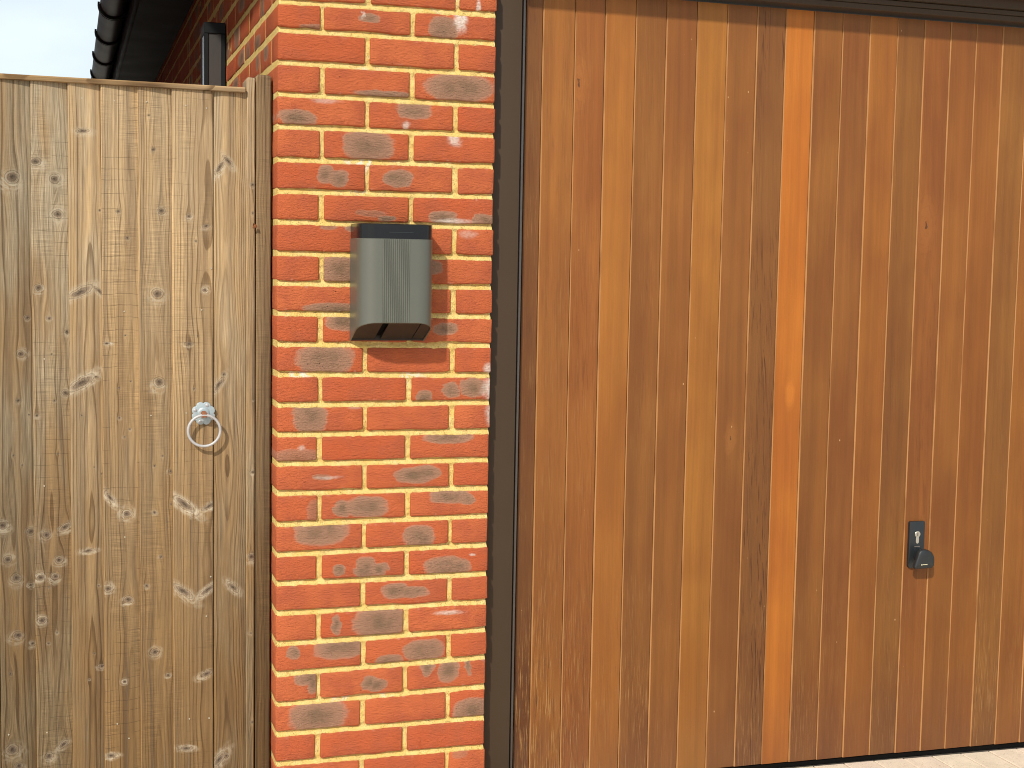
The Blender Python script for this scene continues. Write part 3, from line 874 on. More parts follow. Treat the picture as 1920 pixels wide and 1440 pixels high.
def ring_mesh(name, lst):
    bm = bmesh.new()
    for a_ in lst:
        v, f = half_ring(*a_)
        vs = [bm.verts.new(p) for p in v]
        for q in f: bm.faces.new([vs[i] for i in q])
    return bm_mesh(bm, name, 0.6)


tr = link("trough", ring_mesh("trough", [(-0.40, 7.3, R_ - .003, R_)]), UPVC, parent=gut)
bmx = ring_mesh("bracket", [(-0.020, -0.008, R_ + .0005, R_ + .010, math.pi * .96, math.pi * 2.04), (0.008, 0.020, R_ + .0005, R_ + .010, math.pi * .96, math.pi * 2.04), (-0.010, 0.010, R_ + .0005, R_ + .005, math.pi * .97, math.pi * 2.03)])
for i, yb in enumerate([3.19 + .782 * q for q in range(-4, 5)]):
    o = link("bracket", bmx, UPVC if i == 0 else None, parent=gut)
    o.location = (0, yb, 0)

# ------------------------------------------------------------------ wall lamp on the side wall
lamp = empty("wall_lamp", (0, 1.142, OZ - 0.1), "dark rectangular wall lamp with pale pane behind top of gate", "lamp")
bm = bmesh.new()
def fr_box(a0_, a1_, b0_, b1_, c0_, c1_): box_bm(bm, a0_, a1_, b0_, b1_, c0_, c1_, 0.002, 1)
fr_box(-.070, -.003, 1.142, 1.262, OZ + .088, OZ + .123)
fr_box(-.070, -.003, 1.142, 1.262, OZ - .105, OZ - .078)
fr_box(-.0165, -.0032, 1.1422, 1.2618, OZ - .079, OZ + .089)
fr_box(-.0698, -.056, 1.1422, 1.150, OZ - .079, OZ + .089)
fr_box(-.0698, -.056, 1.2540, 1.2618, OZ - .079, OZ + .089)
o = link("lamp_housing", bm_mesh(bm, "lamp_housing", 0.6), LAMPM); put(o, lamp)
box("lamp_pane", -.067, -.0166, 1.147, 1.257, OZ - .0795, OZ + .0895, DIFF, lamp)
box("wall_plate", -.0035, -.0008, 1.150, 1.254, OZ - .10, OZ + .115, LAMPM, lamp)

# ------------------------------------------------------------------ garage door frame
frame = empty("door_frame", (PW, 0, 0), "dark brown metal frame around the timber garage door", "door frame")
FY = 0.042
box("jamb", PW - .006, .6285, FY, .150, gz(.6) - .02, OZ + .1145, FRAME, frame, bev=.0025)
box("jamb", 2.905, 2.992, FY, .150, gz(2.9) - .05, OZ + .1145, FRAME, frame, bev=.0025)
bm = bmesh.new()                   # head, level over the door
hd = [(PW - .006, FY, OZ + .1150), (2.992, FY, OZ + .1150)]
box_bm(bm, .6287, 2.9048, FY + .0004, .150, OZ + .0985, OZ + .1148, .002, 1)
box_bm(bm, PW - .006, 2.992, FY - .0003, .1502, OZ + .1155, OZ + .1300, .002, 1)
o = link("head", bm_mesh(bm, "head", .6), FRAME); put(o, frame)
box("head_cover", PW + .0005, 2.992, FY - .010, .094, OZ + .1305, OZ + .181, FRAME, frame, bev=.003)
box("drip_board", PW + .006, 2.992, -.068, .093, OZ + .1815, OZ + .2265, FRAME, frame, bev=.003)

# ------------------------------------------------------------------ garage door
door = empty("garage_door", (.647, .085, 0), "brown stained vertical timber board garage door with dark handle", "garage door")
DY = .085


def door_zb(x): return OZ - 2.042 - 0.0155 * (x - 1.3246)


jx = [.6535, .6995, .7889, .8735, .9606, 1.0485, 1.1385, 1.2280, 1.3174, 1.4054, 1.4925, 1.5830, 1.6696, 1.7592, 1.8473, 1.9331, 2.0202, 2.1100]
while jx[-1] < 2.80: jx.append(jx[-1] + .088)
jx[-1] = 2.893
tints = {0: (.150, .062, .024), 1: (.245, .100, .031), 2: (.245, .092, .028), 3: (.275, .110, .030), 4: (.205, .084, .027), 5: (.228, .093, .029), 6: (.275, .117, .031),
         7: (.200, .081, .027), 8: (.165, .069, .026), 9: (.370, .130, .026), 10: (.205, .082, .025), 11: (.195, .076, .025), 12: (.235, .090, .025), 13: (.190, .080, .026),
         14: (.205, .076, .024), 15: (.212, .083, .025), 16: (.225, .088, .025), 17: (.200, .086, .027), 18: (.245, .098, .027)}
worn = {0: 1.7, 1: 1.9, 2: 1.5, 3: .5, 4: 1.0, 5: .35, 6: .0, 7: .1, 8: .7, 9: 0, 10: .5, 11: .45, 12: .2, 13: .55, 14: .4, 15: .2, 16: .2, 17: 1.0, 18: .5}
streak = {2: .35, 4: .4, 8: 1.5, 13: .25, 14: .35, 0: .3}
knot = {2: (.012, .014, OZ - .145), 7: (.046, .0088, OZ - 1.095), 9: (.050, .0076, OZ - .972), 14: (.03, .016, OZ - .49)}
rd = random.Random(11)
for i in range(len(jx) - 1):
    xa, xb = jx[i] + .0004, jx[i + 1] - .0016
    w = xb - xa
    ch = .0025 + .0005 * math.sin(i * 2.7)
    if i == 0: ch = .001
    prof = [(0, .018), (0, ch), (ch, 0), (w * .5, -.0002), (w - .0012, 0), (w, .0012), (w, .018)]
    z0a, z1a = door_zb(xa), OZ + .0915
    V, F, mi = [], [], []
    for zz in (z0a, z1a):
        for (px, py) in prof: V.append((px, py, zz - 0.0))
    n = len(prof)
    for k2 in range(n - 1):
        F.append((k2, k2 + 1, k2 + 1 + n, k2 + n)); mi.append(1 if k2 in (0, 1) and i > 0 else 0)
    F.append(tuple(range(n))[::-1]); mi.append(0)
    F.append(tuple(range(n, 2 * n))); mi.append(0)
    me = mesh("plank", V, F, mats=mi)
    cattr(me, 'seed', 1.0 + i * 1.37)
    tn = tints.get(i, (.21, .084, .026))
    cattr(me, 'tint', tn)
    cattr(me, 'worn', float(worn.get(i, .3))); cattr(me, 'streak', float(streak.get(i, .1)))
    kk = knot.get(i, (0.04, 0.0, -9.0))
    cattr(me, 'knot', (kk[0], kk[1], kk[2]))
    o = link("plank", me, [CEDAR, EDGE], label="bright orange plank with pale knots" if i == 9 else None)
    o.location = (xa, DY + rd.uniform(-.0006, .0006), 0)
    put(o, door)
# chassis behind the boards, its steel edge at the left
V, F = [], []
for (xx_, ) in ((.6470,), (2.898,)):
    pass
bm = bmesh.new()
box_bm(bm, .6488, 2.8965, DY + .0182, DY + .045, 0.03, OZ + .0905)
o = link("door_chassis", bm_mesh(bm, "door_chassis"), DARK); put(o, door)
box("edge_trim", .6462, .6530, DY + .003, DY + .040, door_zb(.65) - .001, OZ + .092, STEEL, door, bev=.0012)
# black strip filling the gap under the door in place of its shade
bm = bmesh.new()
v8 = []
for (px, pz) in ((.655, 0), (2.893, 0)):
    for (yy_, dz) in ((DY + .006, -.0005), (DY + .030, -.0005), (DY + .030, -.016), (DY + .006, -.016)):
        v8.append(bm.verts.new((px, yy_, door_zb(px) + dz)))
for q in ((0, 1, 2, 3), (4, 7, 6, 5), (0, 4, 5, 1), (1, 5, 6, 2), (2, 6, 7, 3), (3, 7, 4, 0)): bm.faces.new([v8[i] for i in q])
o = link("gap_shade_strip", bm_mesh(bm, "gap_shade_strip"), DARK); put(o, door)


def prism(name, pts, y0, y1, mat, bev=0.0, seg=2, smooth=.6):
    """outline (x, z) extruded from y0 (front) to y1"""
    bm = bmesh.new()
    a_ = [bm.verts.new((p[0], y0, p[1])) for p in pts]
    f_ = bm.faces.new(a_)
    r = bmesh.ops.extrude_face_region(bm, geom=[f_])
    nv = [e for e in r['geom'] if isinstance(e, bmesh.types.BMVert)]
    for v_ in nv: v_.co.y = y1
    bmesh.ops.recalc_face_normals(bm, faces=bm.faces[:])
    if bev:
        es = [e for e in bm.edges if all(abs(v_.co.y - y0) < 1e-6 for v_ in e.verts)]
        bmesh.ops.bevel(bm, geom=es, offset=bev, segments=seg, affect='EDGES', profile=.5)
    return link(name, bm_mesh(bm, name, smooth), mat)


def arc(cx, cz, r, a0, a1, n):
    return [(cx + r * math.cos(math.radians(a0 + (a1 - a0) * i / n)), cz + r * math.sin(math.radians(a0 + (a1 - a0) * i / n))) for i in range(n + 1)]


HX0, HX1, HZ0, HZ1 = 1.8605, 1.9125, OZ - 1.4915, OZ - 1.3525
pl = arc(HX1 - .004, HZ1 - .004, .004, 0, 90, 4) + arc(HX0 + .004, HZ1 - .004, .004, 90, 180, 4) + arc(HX0 + .010, HZ0 + .010, .010, 180, 270, 6) + arc(HX1 - .010, HZ0 + .010, .010, 270, 360, 6)
hb = prism("door_handle", pl, DY - .0085, DY + .001, ANTHR, bev=.0022)
put(hb, door)
hb_off = Vector(door.location) + Vector(hb.location)


def sub(o, par, base):
    o.parent = par
    o.location = Vector(o.location) - base
    return o


lc = (HX0 + HX1) / 2 + .001
kp = arc(lc, OZ - 1.3905, .0092, -62, 242, 14) + [(lc - .0048, OZ - 1.4035)] + arc(lc, OZ - 1.4135, .0050, 180, 360, 6) + [(lc + .0048, OZ - 1.4035)]
sub(prism("lock_cylinder", kp, DY - .0105, DY - .008, LOCK, bev=.0006, seg=1), hb, hb_off)
sub(prism("key_slot", [(lc - .0009, OZ - 1.396), (lc + .0009, OZ - 1.396), (lc + .0009, OZ - 1.3855), (lc - .0009, OZ - 1.3855)], DY - .0109, DY - .0104, DARK), hb, hb_off)
# grip: a neck out of the plate and a quarter-round paddle
bm = bmesh.new()
def ngr(pts_list):
    rows = []
    for (pts, yy_) in pts_list:
        rows.append([bm.verts.new((p[0], yy_, p[1])) for p in pts])
    n_ = len(rows[0])
    for a_, b_ in zip(rows, rows[1:]):
        for i in range(n_):
            bm.faces.new((a_[i], a_[(i + 1) % n_], b_[(i + 1) % n_], b_[i]))
    bm.faces.new(rows[0][::-1]); bm.faces.new(rows[-1])
gx0, gx1, gz0, gz1 = 1.8570, 1.9245, OZ - 1.4860, OZ - 1.4290
D = arc(gx1 - .012, gz0 + .012, .012, -90, 0, 5) + arc(gx1 - .034, gz1 - .034, .034, 12, 90, 8) + arc(gx0 + .028, gz1 - .016, .016, 95, 165, 5) + arc(gx0 + .006, gz0 + .006, .006, 165, 265, 4)
cxg, czg = sum(p[0] for p in D) / len(D), sum(p[1] for p in D) / len(D)
def scl(s, dx=0, dz=0): return [((p[0] - cxg) * s + cxg + dx, (p[1] - czg) * s + czg + dz) for p in D]
ngr([(scl(.52, .002, .010), DY - .0080), (scl(.56, .001, .009), DY - .024), (scl(.88, 0, .002), DY - .031), (scl(.98), DY - .035), (scl(1.0), DY - .041), (scl(.97), DY - .0455), (scl(.88), DY - .048), (scl(.4), DY - .0492)])
o = link("grip", bm_mesh(bm, "grip", .7), ANTHR); sub(o, hb, hb_off)
# small pale maker's mark on the grip: a dot and a short line of tiny letters
bm = bmesh.new()
r = bmesh.ops.create_circle(bm, cap_ends=True, segments=12, radius=.0021, matrix=Matrix.Translation((1.8790, DY - .0495, OZ - 1.4730)) @ Matrix.Rotation(math.pi / 2, 4, 'X'))
xx_ = 1.8830
for wdt in (.0012, .0016, .0008, .0015, .0012, .0016, .0011, .0014):
    box_bm(bm, xx_, xx_ + wdt, DY - .0496, DY - .0486, OZ - 1.4737, OZ - 1.4717)
    xx_ += wdt + .0006
o = link("maker_mark", bm_mesh(bm, "maker_mark"), LOGO); sub(o, hb, hb_off)
box("lever_slot", lc - .009, lc + .009, DY - .0100, DY - .0080, OZ - 1.4285, OZ - 1.4262, STEEL, None)
o = bpy.data.objects["lever_slot"]; sub(o, hb, hb_off)

# ------------------------------------------------------------------ charging box on the pier
chg = empty("wall_charger", (.2705, 0, OZ - .819), "grey ribbed wall box with glossy black lid mounted on the brick pier", "wall box")
CX0, CX1, CD, CR = .1795, .3690, .115, .045
CT, CLB = OZ - .5300, OZ - .5655
CBF, CBB = OZ - .7685, OZ - .8190
NC = 9


def cprof(off=0.0, back=0.0):
    """outline open to the wall, from back left round the front to back right"""
    p = [(CX0 + off, back)]
    for i in range(NC + 1):
        a_ = math.radians(180 + 90 * i / NC)
        p.append((CX0 + CR + (CR - off) * math.cos(a_), -(CD - CR) + (CR - off) * math.sin(a_)))
    for i in range(NC + 1):
        a_ = math.radians(270 + 90 * i / NC)
        p.append((CX1 - CR + (CR - off) * math.cos(a_), -(CD - CR) + (CR - off) * math.sin(a_)))
    p.append((CX1 - off, back))
    return p


def cbot(y): return CBB + (CBF - CBB) * min(1, -y / CD)


o_ = cprof(0); i_ = cprof(.0030, 0)
rows = [[(p[0], p[1], cbot(p[1]) + .010) for p in i_], [(p[0], p[1], cbot(p[1]) + .0004) for p in i_], [(p[0], p[1], cbot(p[1])) for p in cprof(.0009)], [(p[0], p[1], cbot(p[1]) + .0010) for p in o_]]
rows += [[(p[0], p[1], CLB - .0012) for p in o_], [(p[0], p[1], CLB) for p in cprof(.0014)], [(p[0], p[1], CLB) for p in cprof(.006)]]
V = [p for r in rows for p in r]
n = len(o_)
F = []
for a_ in range(len(rows) - 1):
    for k2 in range(n - 1):
        F.append((a_ * n + k2, a_ * n + k2 + 1, (a_ + 1) * n + k2 + 1, (a_ + 1) * n + k2))
bm = bmesh.new()
vs = [bm.verts.new(p) for p in V]
for q in F: bm.faces.new([vs[i] for i in q])
bm.faces.new([vs[(len(rows) - 1) * n + k2] for k2 in range(n)])
o = link("body", bm_mesh(bm, "body", .5), GREYBOX); put(o, chg)
bm = bmesh.new()
rows = [[(p[0], p[1], CLB + .0002) for p in cprof(.0012)], [(p[0], p[1], CT - .0015) for p in cprof(.0006)], [(p[0], p[1], CT) for p in cprof(.0024)]]
vs = [[bm.verts.new(p) for p in r] for r in rows]
for a_, b_ in zip(vs, vs[1:]):
    for k2 in range(n - 1): bm.faces.new((a_[k2], a_[k2 + 1], b_[k2 + 1], b_[k2]))
bm.faces.new(vs[-1])
o = link("lid", bm_mesh(bm, "lid", .5), GLOSS); put(o, chg)
box("lid_mark", .252, .312, -CD + .0002, -CD + .003, OZ - .5512, OZ - .5492, ANTHR, chg)
# fluted strip down the front
RX0, RX1, nr = .2365, .3045, 13
bm = bmesh.new()
zt_, zb_ = CLB - .0014, CBF + .0012
pr = []
pitch = (RX1 - RX0) / nr
for i in range(nr):
    xa = RX0 + i * pitch
    pr += [(xa, -CD - .0001), (xa + .0009, -CD - .0020), (xa + pitch * .45, -CD - .0025), (xa + pitch - .0021, -CD - .0020), (xa + pitch - .0015, -CD - .0001)]
pr.append((RX1, -CD - .0001))
pr = [(RX0, -CD + .0012)] + pr + [(RX1, -CD + .0012)]
a_ = [bm.verts.new((p[0], p[1], zt_)) for p in pr]
b_ = [bm.verts.new((p[0], p[1], zb_)) for p in pr]
for k2 in range(len(pr) - 1): bm.faces.new((a_[k2], a_[k2 + 1], b_[k2 + 1], b_[k2]))
bm.faces.new(a_ ); bm.faces.new(b_[::-1])
o = link("ribbed_strip", bm_mesh(bm, "ribbed_strip"), GREYBOX); put(o, chg)
# sloping underside: two panels and the cable slot between them, set up inside the rim
def under(name, xa, xb, mat, up_=.0035, th=.004):
    inn = cprof(.0032)
    ys = []
    def ylim(x):
        if x < CX0 + CR: return -(CD - CR) - math.sqrt(max(0, (CR - .0032) ** 2 - (CX0 + CR - x) ** 2))
        if x > CX1 - CR: return -(CD - CR) - math.sqrt(max(0, (CR - .0032) ** 2 - (x - CX1 + CR) ** 2))
        return -CD + .0032
    xs2 = [xa + (xb - xa) * i / 8 for i in range(9)]
    bm = bmesh.new()
    lo = [bm.verts.new((x, ylim(x), cbot(ylim(x)) + up_)) for x in xs2]
    lb = [bm.verts.new((x, -.001, cbot(-.001) + up_)) for x in xs2]
    hi = [bm.verts.new((x, ylim(x), cbot(ylim(x)) + up_ + th)) for x in xs2]
    hb_ = [bm.verts.new((x, -.001, cbot(-.001) + up_ + th)) for x in xs2]
    for k2 in range(8):
        bm.faces.new((lo[k2], lo[k2 + 1], lb[k2 + 1], lb[k2]))
        bm.faces.new((hi[k2], hb_[k2], hb_[k2 + 1], hi[k2 + 1]))
        bm.faces.new((lo[k2], hi[k2], hi[k2 + 1], lo[k2 + 1]))
        bm.faces.new((lb[k2], lb[k2 + 1], hb_[k2 + 1], hb_[k2]))
    bm.faces.new((lo[0], lb[0], hb_[0], hi[0])); bm.faces.new((lo[8], hi[8], hb_[8], lb[8]))
    o = link(name, bm_mesh(bm, name), mat); put(o, chg)
    return o


box("back_plate", CX0 + .0032, CX1 - .0032, -.006, -.0012, CBB + .002, CBF + .05, BROWNP, chg)
under("underside_panel", CX0 + .0035, .2405, BROWNP)
under("cable_slot", .2407, .2560, DARK, up_=.012)
under("underside_panel", .2562, .2970, BROWNP, up_=.0030)
under("underside_panel", .2975, .3350, BROWNP, up_=.0042)
under("underside_panel", .3368, CX1 - .0035, BROWNP)

# ------------------------------------------------------------------ timber gate and its post
gate = empty("side_gate", (-.36, .07, .04), "weathered wooden plank gate with ring handle beside the brick pier", "gate")
KN = [
[(0.071, 1.2959, 0.0079, 0.9, 0), (0.0558, 1.2103, 0.0092, 0.9, 0), (0.0485, 1.1003, 0.0079, 0.9, 0), (0.072, 1.0656, 0.004, 0.9, 0), (0.0351, 0.9695, 0.0053, 0.9, 0), (0.0551, 0.946, 0.004, 0.9, 0), (0.0104, 0.8041, 0.0106, 0.9, 0), (0.0737, 0.7835, 0.0106, 0.9, 0), (0.0418, 1.6242, 0.0155, 0.9, 0), (0.0213, 0.72, 0.0092, 0.9, 0), (0.0393, 0.6738, 0.0119, 0.9, 0), (0.0722, 0.6539, 0.0079, 0.9, 0), (0.0419, 0.5333, 0.0106, 0.9, 0), (0.0743, 0.5103, 0.0079, 0.9, 0), (0.0239, 0.4405, 0.0053, 0.9, 0), (0.0252, 0.2537, 0.0145, 0.9, 0), (0.0393, 0.2113, 0.0106, 0.9, 0)],
[(0.0124, 1.6619, 0.0132, 0.7, 0), (0.0547, 1.6238, 0.0106, 0.9, 0), (0.061, 1.5404, 0.0119, 0.9, 0), (0.0163, 1.3666, 0.0092, 0.9, 0), (0.0395, 1.2962, 0.0066, 0.9, 0), (0.0789, 1.2634, 0.0079, 0.9, 0), (0.0446, 1.2101, 0.0053, 0.9, 0), (0.0495, 1.098, 0.0053, 0.9, 0), (0.0751, 1.1156, 0.0092, 0.9, 0), (0.0095, 1.0641, 0.0066, 0.9, 0), (0.0556, 0.9709, 0.004, 0.9, 0), (0.0282, 0.7755, 0.0106, 0.9, 0), (0.0709, 0.7919, 0.0145, 0.5, 30), (0.0568, 0.7131, 0.0092, 0.9, 0), (0.0478, 0.6731, 0.0092, 0.9, 0), (0.0138, 0.6736, 0.0092, 0.9, 0), (0.0329, 0.6478, 0.0053, 0.9, 0), (0.0163, 0.5677, 0.0092, 0.9, 0), (0.0502, 0.5354, 0.0053, 0.9, 0), (0.0303, 0.5105, 0.0053, 0.9, 0), (0.0623, 0.255, 0.0145, 0.5, 35), (0.0287, 0.23, 0.0092, 0.9, 0)],
[(0.0352, 1.7384, 0.0119, 0.4, 0), (0.0725, 1.5531, 0.0053, 0.9, 0), (0.026, 1.3575, 0.0264, 0.3, 28), (0.0699, 1.3606, 0.0119, 0.35, -40), (0.0279, 1.1408, 0.029, 0.32, 32), (0.0622, 1.1547, 0.0079, 0.5, 0), (0.0272, 1.0625, 0.004, 0.9, 0), (0.0557, 0.9351, 0.0033, 0.9, 0), (0.0729, 0.9203, 0.004, 0.9, 0), (0.0393, 0.7322, 0.0132, 0.35, 5), (0.0647, 0.6442, 0.0053, 0.9, 0), (0.0522, 0.4768, 0.0053, 0.9, 0), (0.0695, 0.4437, 0.0092, 0.6, 0), (0.0405, 0.4125, 0.0053, 0.9, 0)],
[(0.0397, 1.5506, 0.0066, 0.9, 0), (0.0603, 1.4889, 0.0066, 0.9, 0), (0.054, 1.2548, 0.004, 0.9, 0), (0.0119, 1.2354, 0.0079, 0.5, 0), (0.0384, 1.1271, 0.0053, 0.9, 0), (0.0658, 1.1424, 0.004, 0.9, 0), (0.0379, 1.0546, 0.0053, 0.9, 0), (0.0639, 1.0268, 0.0053, 0.9, 0), (0.0513, 1.0076, 0.0053, 0.9, 0), (0.0156, 0.8624, 0.0145, 0.35, -50), (0.0552, 0.819, 0.0106, 0.9, 0), (0.0566, 0.6061, 0.0106, 0.9, 0), (0.0103, 0.6365, 0.0092, 0.9, 0), (0.0478, 0.4023, 0.0079, 0.9, 0), (0.0138, 0.218, 0.0106, 0.4, 0)],
[(0.0261, 1.7818, 0.0053, 0.9, 0), (0.0357, 1.7015, 0.0066, 0.9, 0), (0.055, 1.556, 0.0092, 0.9, 0), (0.0455, 1.3557, 0.0132, 0.9, 0), (0.0485, 1.1405, 0.0132, 0.9, 0), (0.0554, 0.9597, 0.0053, 0.9, 0), (0.0363, 0.9365, 0.0053, 0.9, 0), (0.0743, 0.9197, 0.0066, 0.9, 0), (0.0753, 0.8389, 0.0053, 0.9, 0), (0.0358, 0.8205, 0.0066, 0.9, 0), (0.0507, 0.7097, 0.0066, 0.9, 0), (0.016, 0.6395, 0.0066, 0.9, 0), (0.0344, 0.471, 0.0106, 0.9, 0), (0.0663, 0.4094, 0.0079, 0.9, 0)],
[(0.0396, 1.545, 0.0079, 0.9, 0), (0.0814, 1.5216, 0.0092, 0.5, 10), (0.0559, 1.4848, 0.0053, 0.9, 0), (0.0787, 1.366, 0.0079, 0.9, 0), (0.0607, 1.2537, 0.004, 0.9, 0), (0.0389, 1.2354, 0.0106, 0.5, 0), (0.0515, 1.1254, 0.0053, 0.9, 0), (0.0266, 0.8392, 0.0264, 0.3, -38), (0.0885, 0.8329, 0.0185, 0.28, 32), (0.0235, 0.6214, 0.0238, 0.3, -38), (0.0844, 0.6208, 0.0211, 0.28, 38), (0.0816, 0.4078, 0.0132, 0.45, 20), (0.029, 0.2207, 0.0145, 0.35, -8)],
[(0.0353, 1.6806, 0.0145, 0.35, -50), (0.0162, 1.6644, 0.0172, 0.3, 58), (0.0251, 1.159, 0.0066, 0.9, 0), (0.0135, 1.1327, 0.0185, 0.3, 60), (0.0475, 0.6242, 0.0158, 0.4, -45), (0.0132, 0.1828, 0.0185, 0.4, 55), (0.0305, 0.1909, 0.0079, 0.9, 0)]]
#        x0   h0   period saw grey dark slope kerf
GP = [(.42, .004, .0105, .15, .95, .30, .006, .0), (.5, .006, .0085, .7, 1.05, .12, .003, .9), (.62, .016, .0065, .15, .55, -.04, .004, .1), (.72, .022, .0060, .8, .28, -.04, .002, 1.0),
      (.55, .006, .0060, .7, .30, .02, .004, .5), (.85, .03, .0066, .6, .22, -.05, .002, .6), (.4, .03, .0040, .0, .60, .05, .001, .0)]
edges = [-.648, -.5675, -.4835, -.408, -.323, -.2435, -.145, -.0685]
edges_t = [-.642, -.5640, -.4812, -.4066, -.3224, -.2432, -.1452, -.0686]
GT = OZ - .2135
for i in range(7):
    xa, xb = edges[i], edges[i + 1] + (.004 if i != 5 else -.0012)
    w = xb - xa
    dxt = (edges_t[i] + edges_t[i + 1] - edges[i] - edges[i + 1]) / 2
    yl, yr = .0660, .0760
    if i == 6: yl, yr = .0735, .0755
    if i == 5: yl, yr = .0660, .0690
    bow = .0035 if i == 6 else .0006
    prof = [(0, .090), (0, yl + .003), (.0012, yl + .0006), (.0035, yl)]
    for s in (.25, .5, .75):
        prof.append((w * s, yl + (yr - yl) * s - bow * 4 * s * (1 - s)))
    prof += [(w - .002, yr - .0002), (w, yr + .0016), (w, .090)]
    zs_ = [.05 - i * .002] + [.05 + (GT - .05) * q / 6 for q in range(1, 6)] + [GT]
    V, F = [], []
    n = len(prof)
    for zi, zz in enumerate(zs_):
        wv = math.sin(zi * 1.9 + i * 2.3) * .0009
        for (px, py) in prof: V.append((px + dxt * (zz - .05) / (GT - .05), py + wv - .07, zz))
    for a_ in range(len(zs_) - 1):
        for k2 in range(n - 1):
            F.append((a_ * n + k2, a_ * n + k2 + 1, (a_ + 1) * n + k2 + 1, (a_ + 1) * n + k2))
        F.append((a_ * n + n - 1, a_ * n, (a_ + 1) * n, (a_ + 1) * n + n - 1))
    F.append(tuple(range(n))[::-1]); F.append(tuple(range((len(zs_) - 1) * n, len(zs_) * n)))
    me = mesh("plank", V, F, smooth=False)
    p = GP[i]
    m = mat_gate("weathered_pine_%d" % (i + 1), w, KN[i], i + 1.0, *p)
    o = link("plank", me, m)
    o.location = (xa, .07, 0)
    put(o, gate)
PINE0 = mat_gate("weathered_pine_plain", .09, [(.04, 1.3, .009, .9, 0), (.06, .8, .011, .9, 0), (.03, .5, .007, .9, 0)], 21.0, .4, .01, .007, .4, .5, .05, .003, .3)
for i in range(4):                 # the rest of the gate, left of the frame
    xa = edges[0] - .0836 * (i + 1)
    o = box("plank", xa, xa + .083, .0665, .090, .05, GT, PINE0, gate, bev=.0015, seg=1)
    o.data.transform(Matrix.Translation((0, 0, .05))); o.location.z -= .05
CAPM = mat_gate("weathered_pine_rail", 9.0, [], 33.0, .0, .5, .0035, .0, .35, -.25, .0, .0)
GL = edges[0] - .0836 * 4
bm = bmesh.new()
box_bm(bm, 0, .0125, 0, .046, 0, -.0690 - GL, .0015, 1)
me = bm_mesh(bm, "cap_rail", .6)
o = link("cap_rail", me, CAPM)
o.matrix_world = Matrix.Translation((GL, .0585, OZ - .2035)) @ Matrix.Rotation(math.radians(90.15), 4, 'Y')
o.location.z += .0009
put(o, gate)
RAILM = mat_gate("weathered_pine_ledge", 9.0, [], 37.0, .0, .5, .006, .0, .4, .1, .0, .0)
for zz in (.28, 1.0, 1.66):
    box("ledge_rail", GL + .01, -.075, .0905, .125, zz, zz + .09, RAILM, gate, bev=.002, seg=1)
# nail heads
nm = bmesh.new()
bmesh.ops.create_cone(nm, cap_ends=True, segments=10, radius1=.0022, radius2=.0018, depth=.0016, matrix=Matrix.Rotation(math.pi / 2, 4, 'X'))
nme = bm_mesh(nm, "nail")
NAILS = [(154, 184), (214, 189), (275, 191), (348, 198), (387, 203), (396, 503), (83, 673), (283, 779), (349, 774), (234, 1007), (395, 1081), (387, 1155), (16.5, 1377), (88, 1373), (220, 1357), (242, 1385), (355, 1347), (392, 1346), (83, 911), (233, 584), (378, 581)]
for i, (u, v_) in enumerate(NAILS):
    d = fwd + rt * ((u - 960) / 2608.36) - up * ((v_ - 720) / 2608.36)
    tt = (.07 + 3.40676) / d.y
    hx = -0.48108 + d.x * tt; hz = -.62503 + OZ + d.z * tt
    k2 = max(q for q in range(7) if edges[q] <= hx)
    s = (hx - edges[k2]) / (edges[k2 + 1] - edges[k2])
    yl, yr = (.0660, .0760) if k2 < 5 else ((.0660, .0690) if k2 == 5 else (.0735, .0755))
    o = link("nail", nme, ZINC if i == 0 else None)
    o.location = (hx, yl + (yr - yl) * s - .0008, hz)
    put(o, gate)

# ring handle
RCX, RCZ = -.1700, OZ - 1.0005
bm = bmesh.new()
pet = []
for i in range(96):
    a_ = 2 * math.pi * i / 96
    rr = .0292 - .0046 * abs(math.cos(4 * a_)) ** 2.2 if False else .0245 + .0047 * abs(math.sin(4 * a_)) ** .6
    pet.append((RCX + rr * math.cos(a_), RCZ + rr * math.sin(a_)))
rose = prism("ring_handle", pet, .0625, .0670, GALV, bev=.0012, seg=2, smooth=.9)
put(rose, gate)
rb = Vector(gate.location) + Vector(rose.location)


def lathe(name, prof, cx, cz, mat, n=24):
    """prof: (radius, y) from back to front"""
    bm = bmesh.new()
    rows = []
    for (rr, yy_) in prof:
        rows.append([bm.verts.new((cx + rr * math.cos(2 * math.pi * i / n), yy_, cz + rr * math.sin(2 * math.pi * i / n))) for i in range(n)])
    for a_, b_ in zip(rows, rows[1:]):
        for i in range(n): bm.faces.new((a_[i], a_[(i + 1) % n], b_[(i + 1) % n], b_[i]))
    bm.faces.new(rows[-1]); bm.faces.new(rows[0][::-1])
    return link(name, bm_mesh(bm, name, .7), mat)


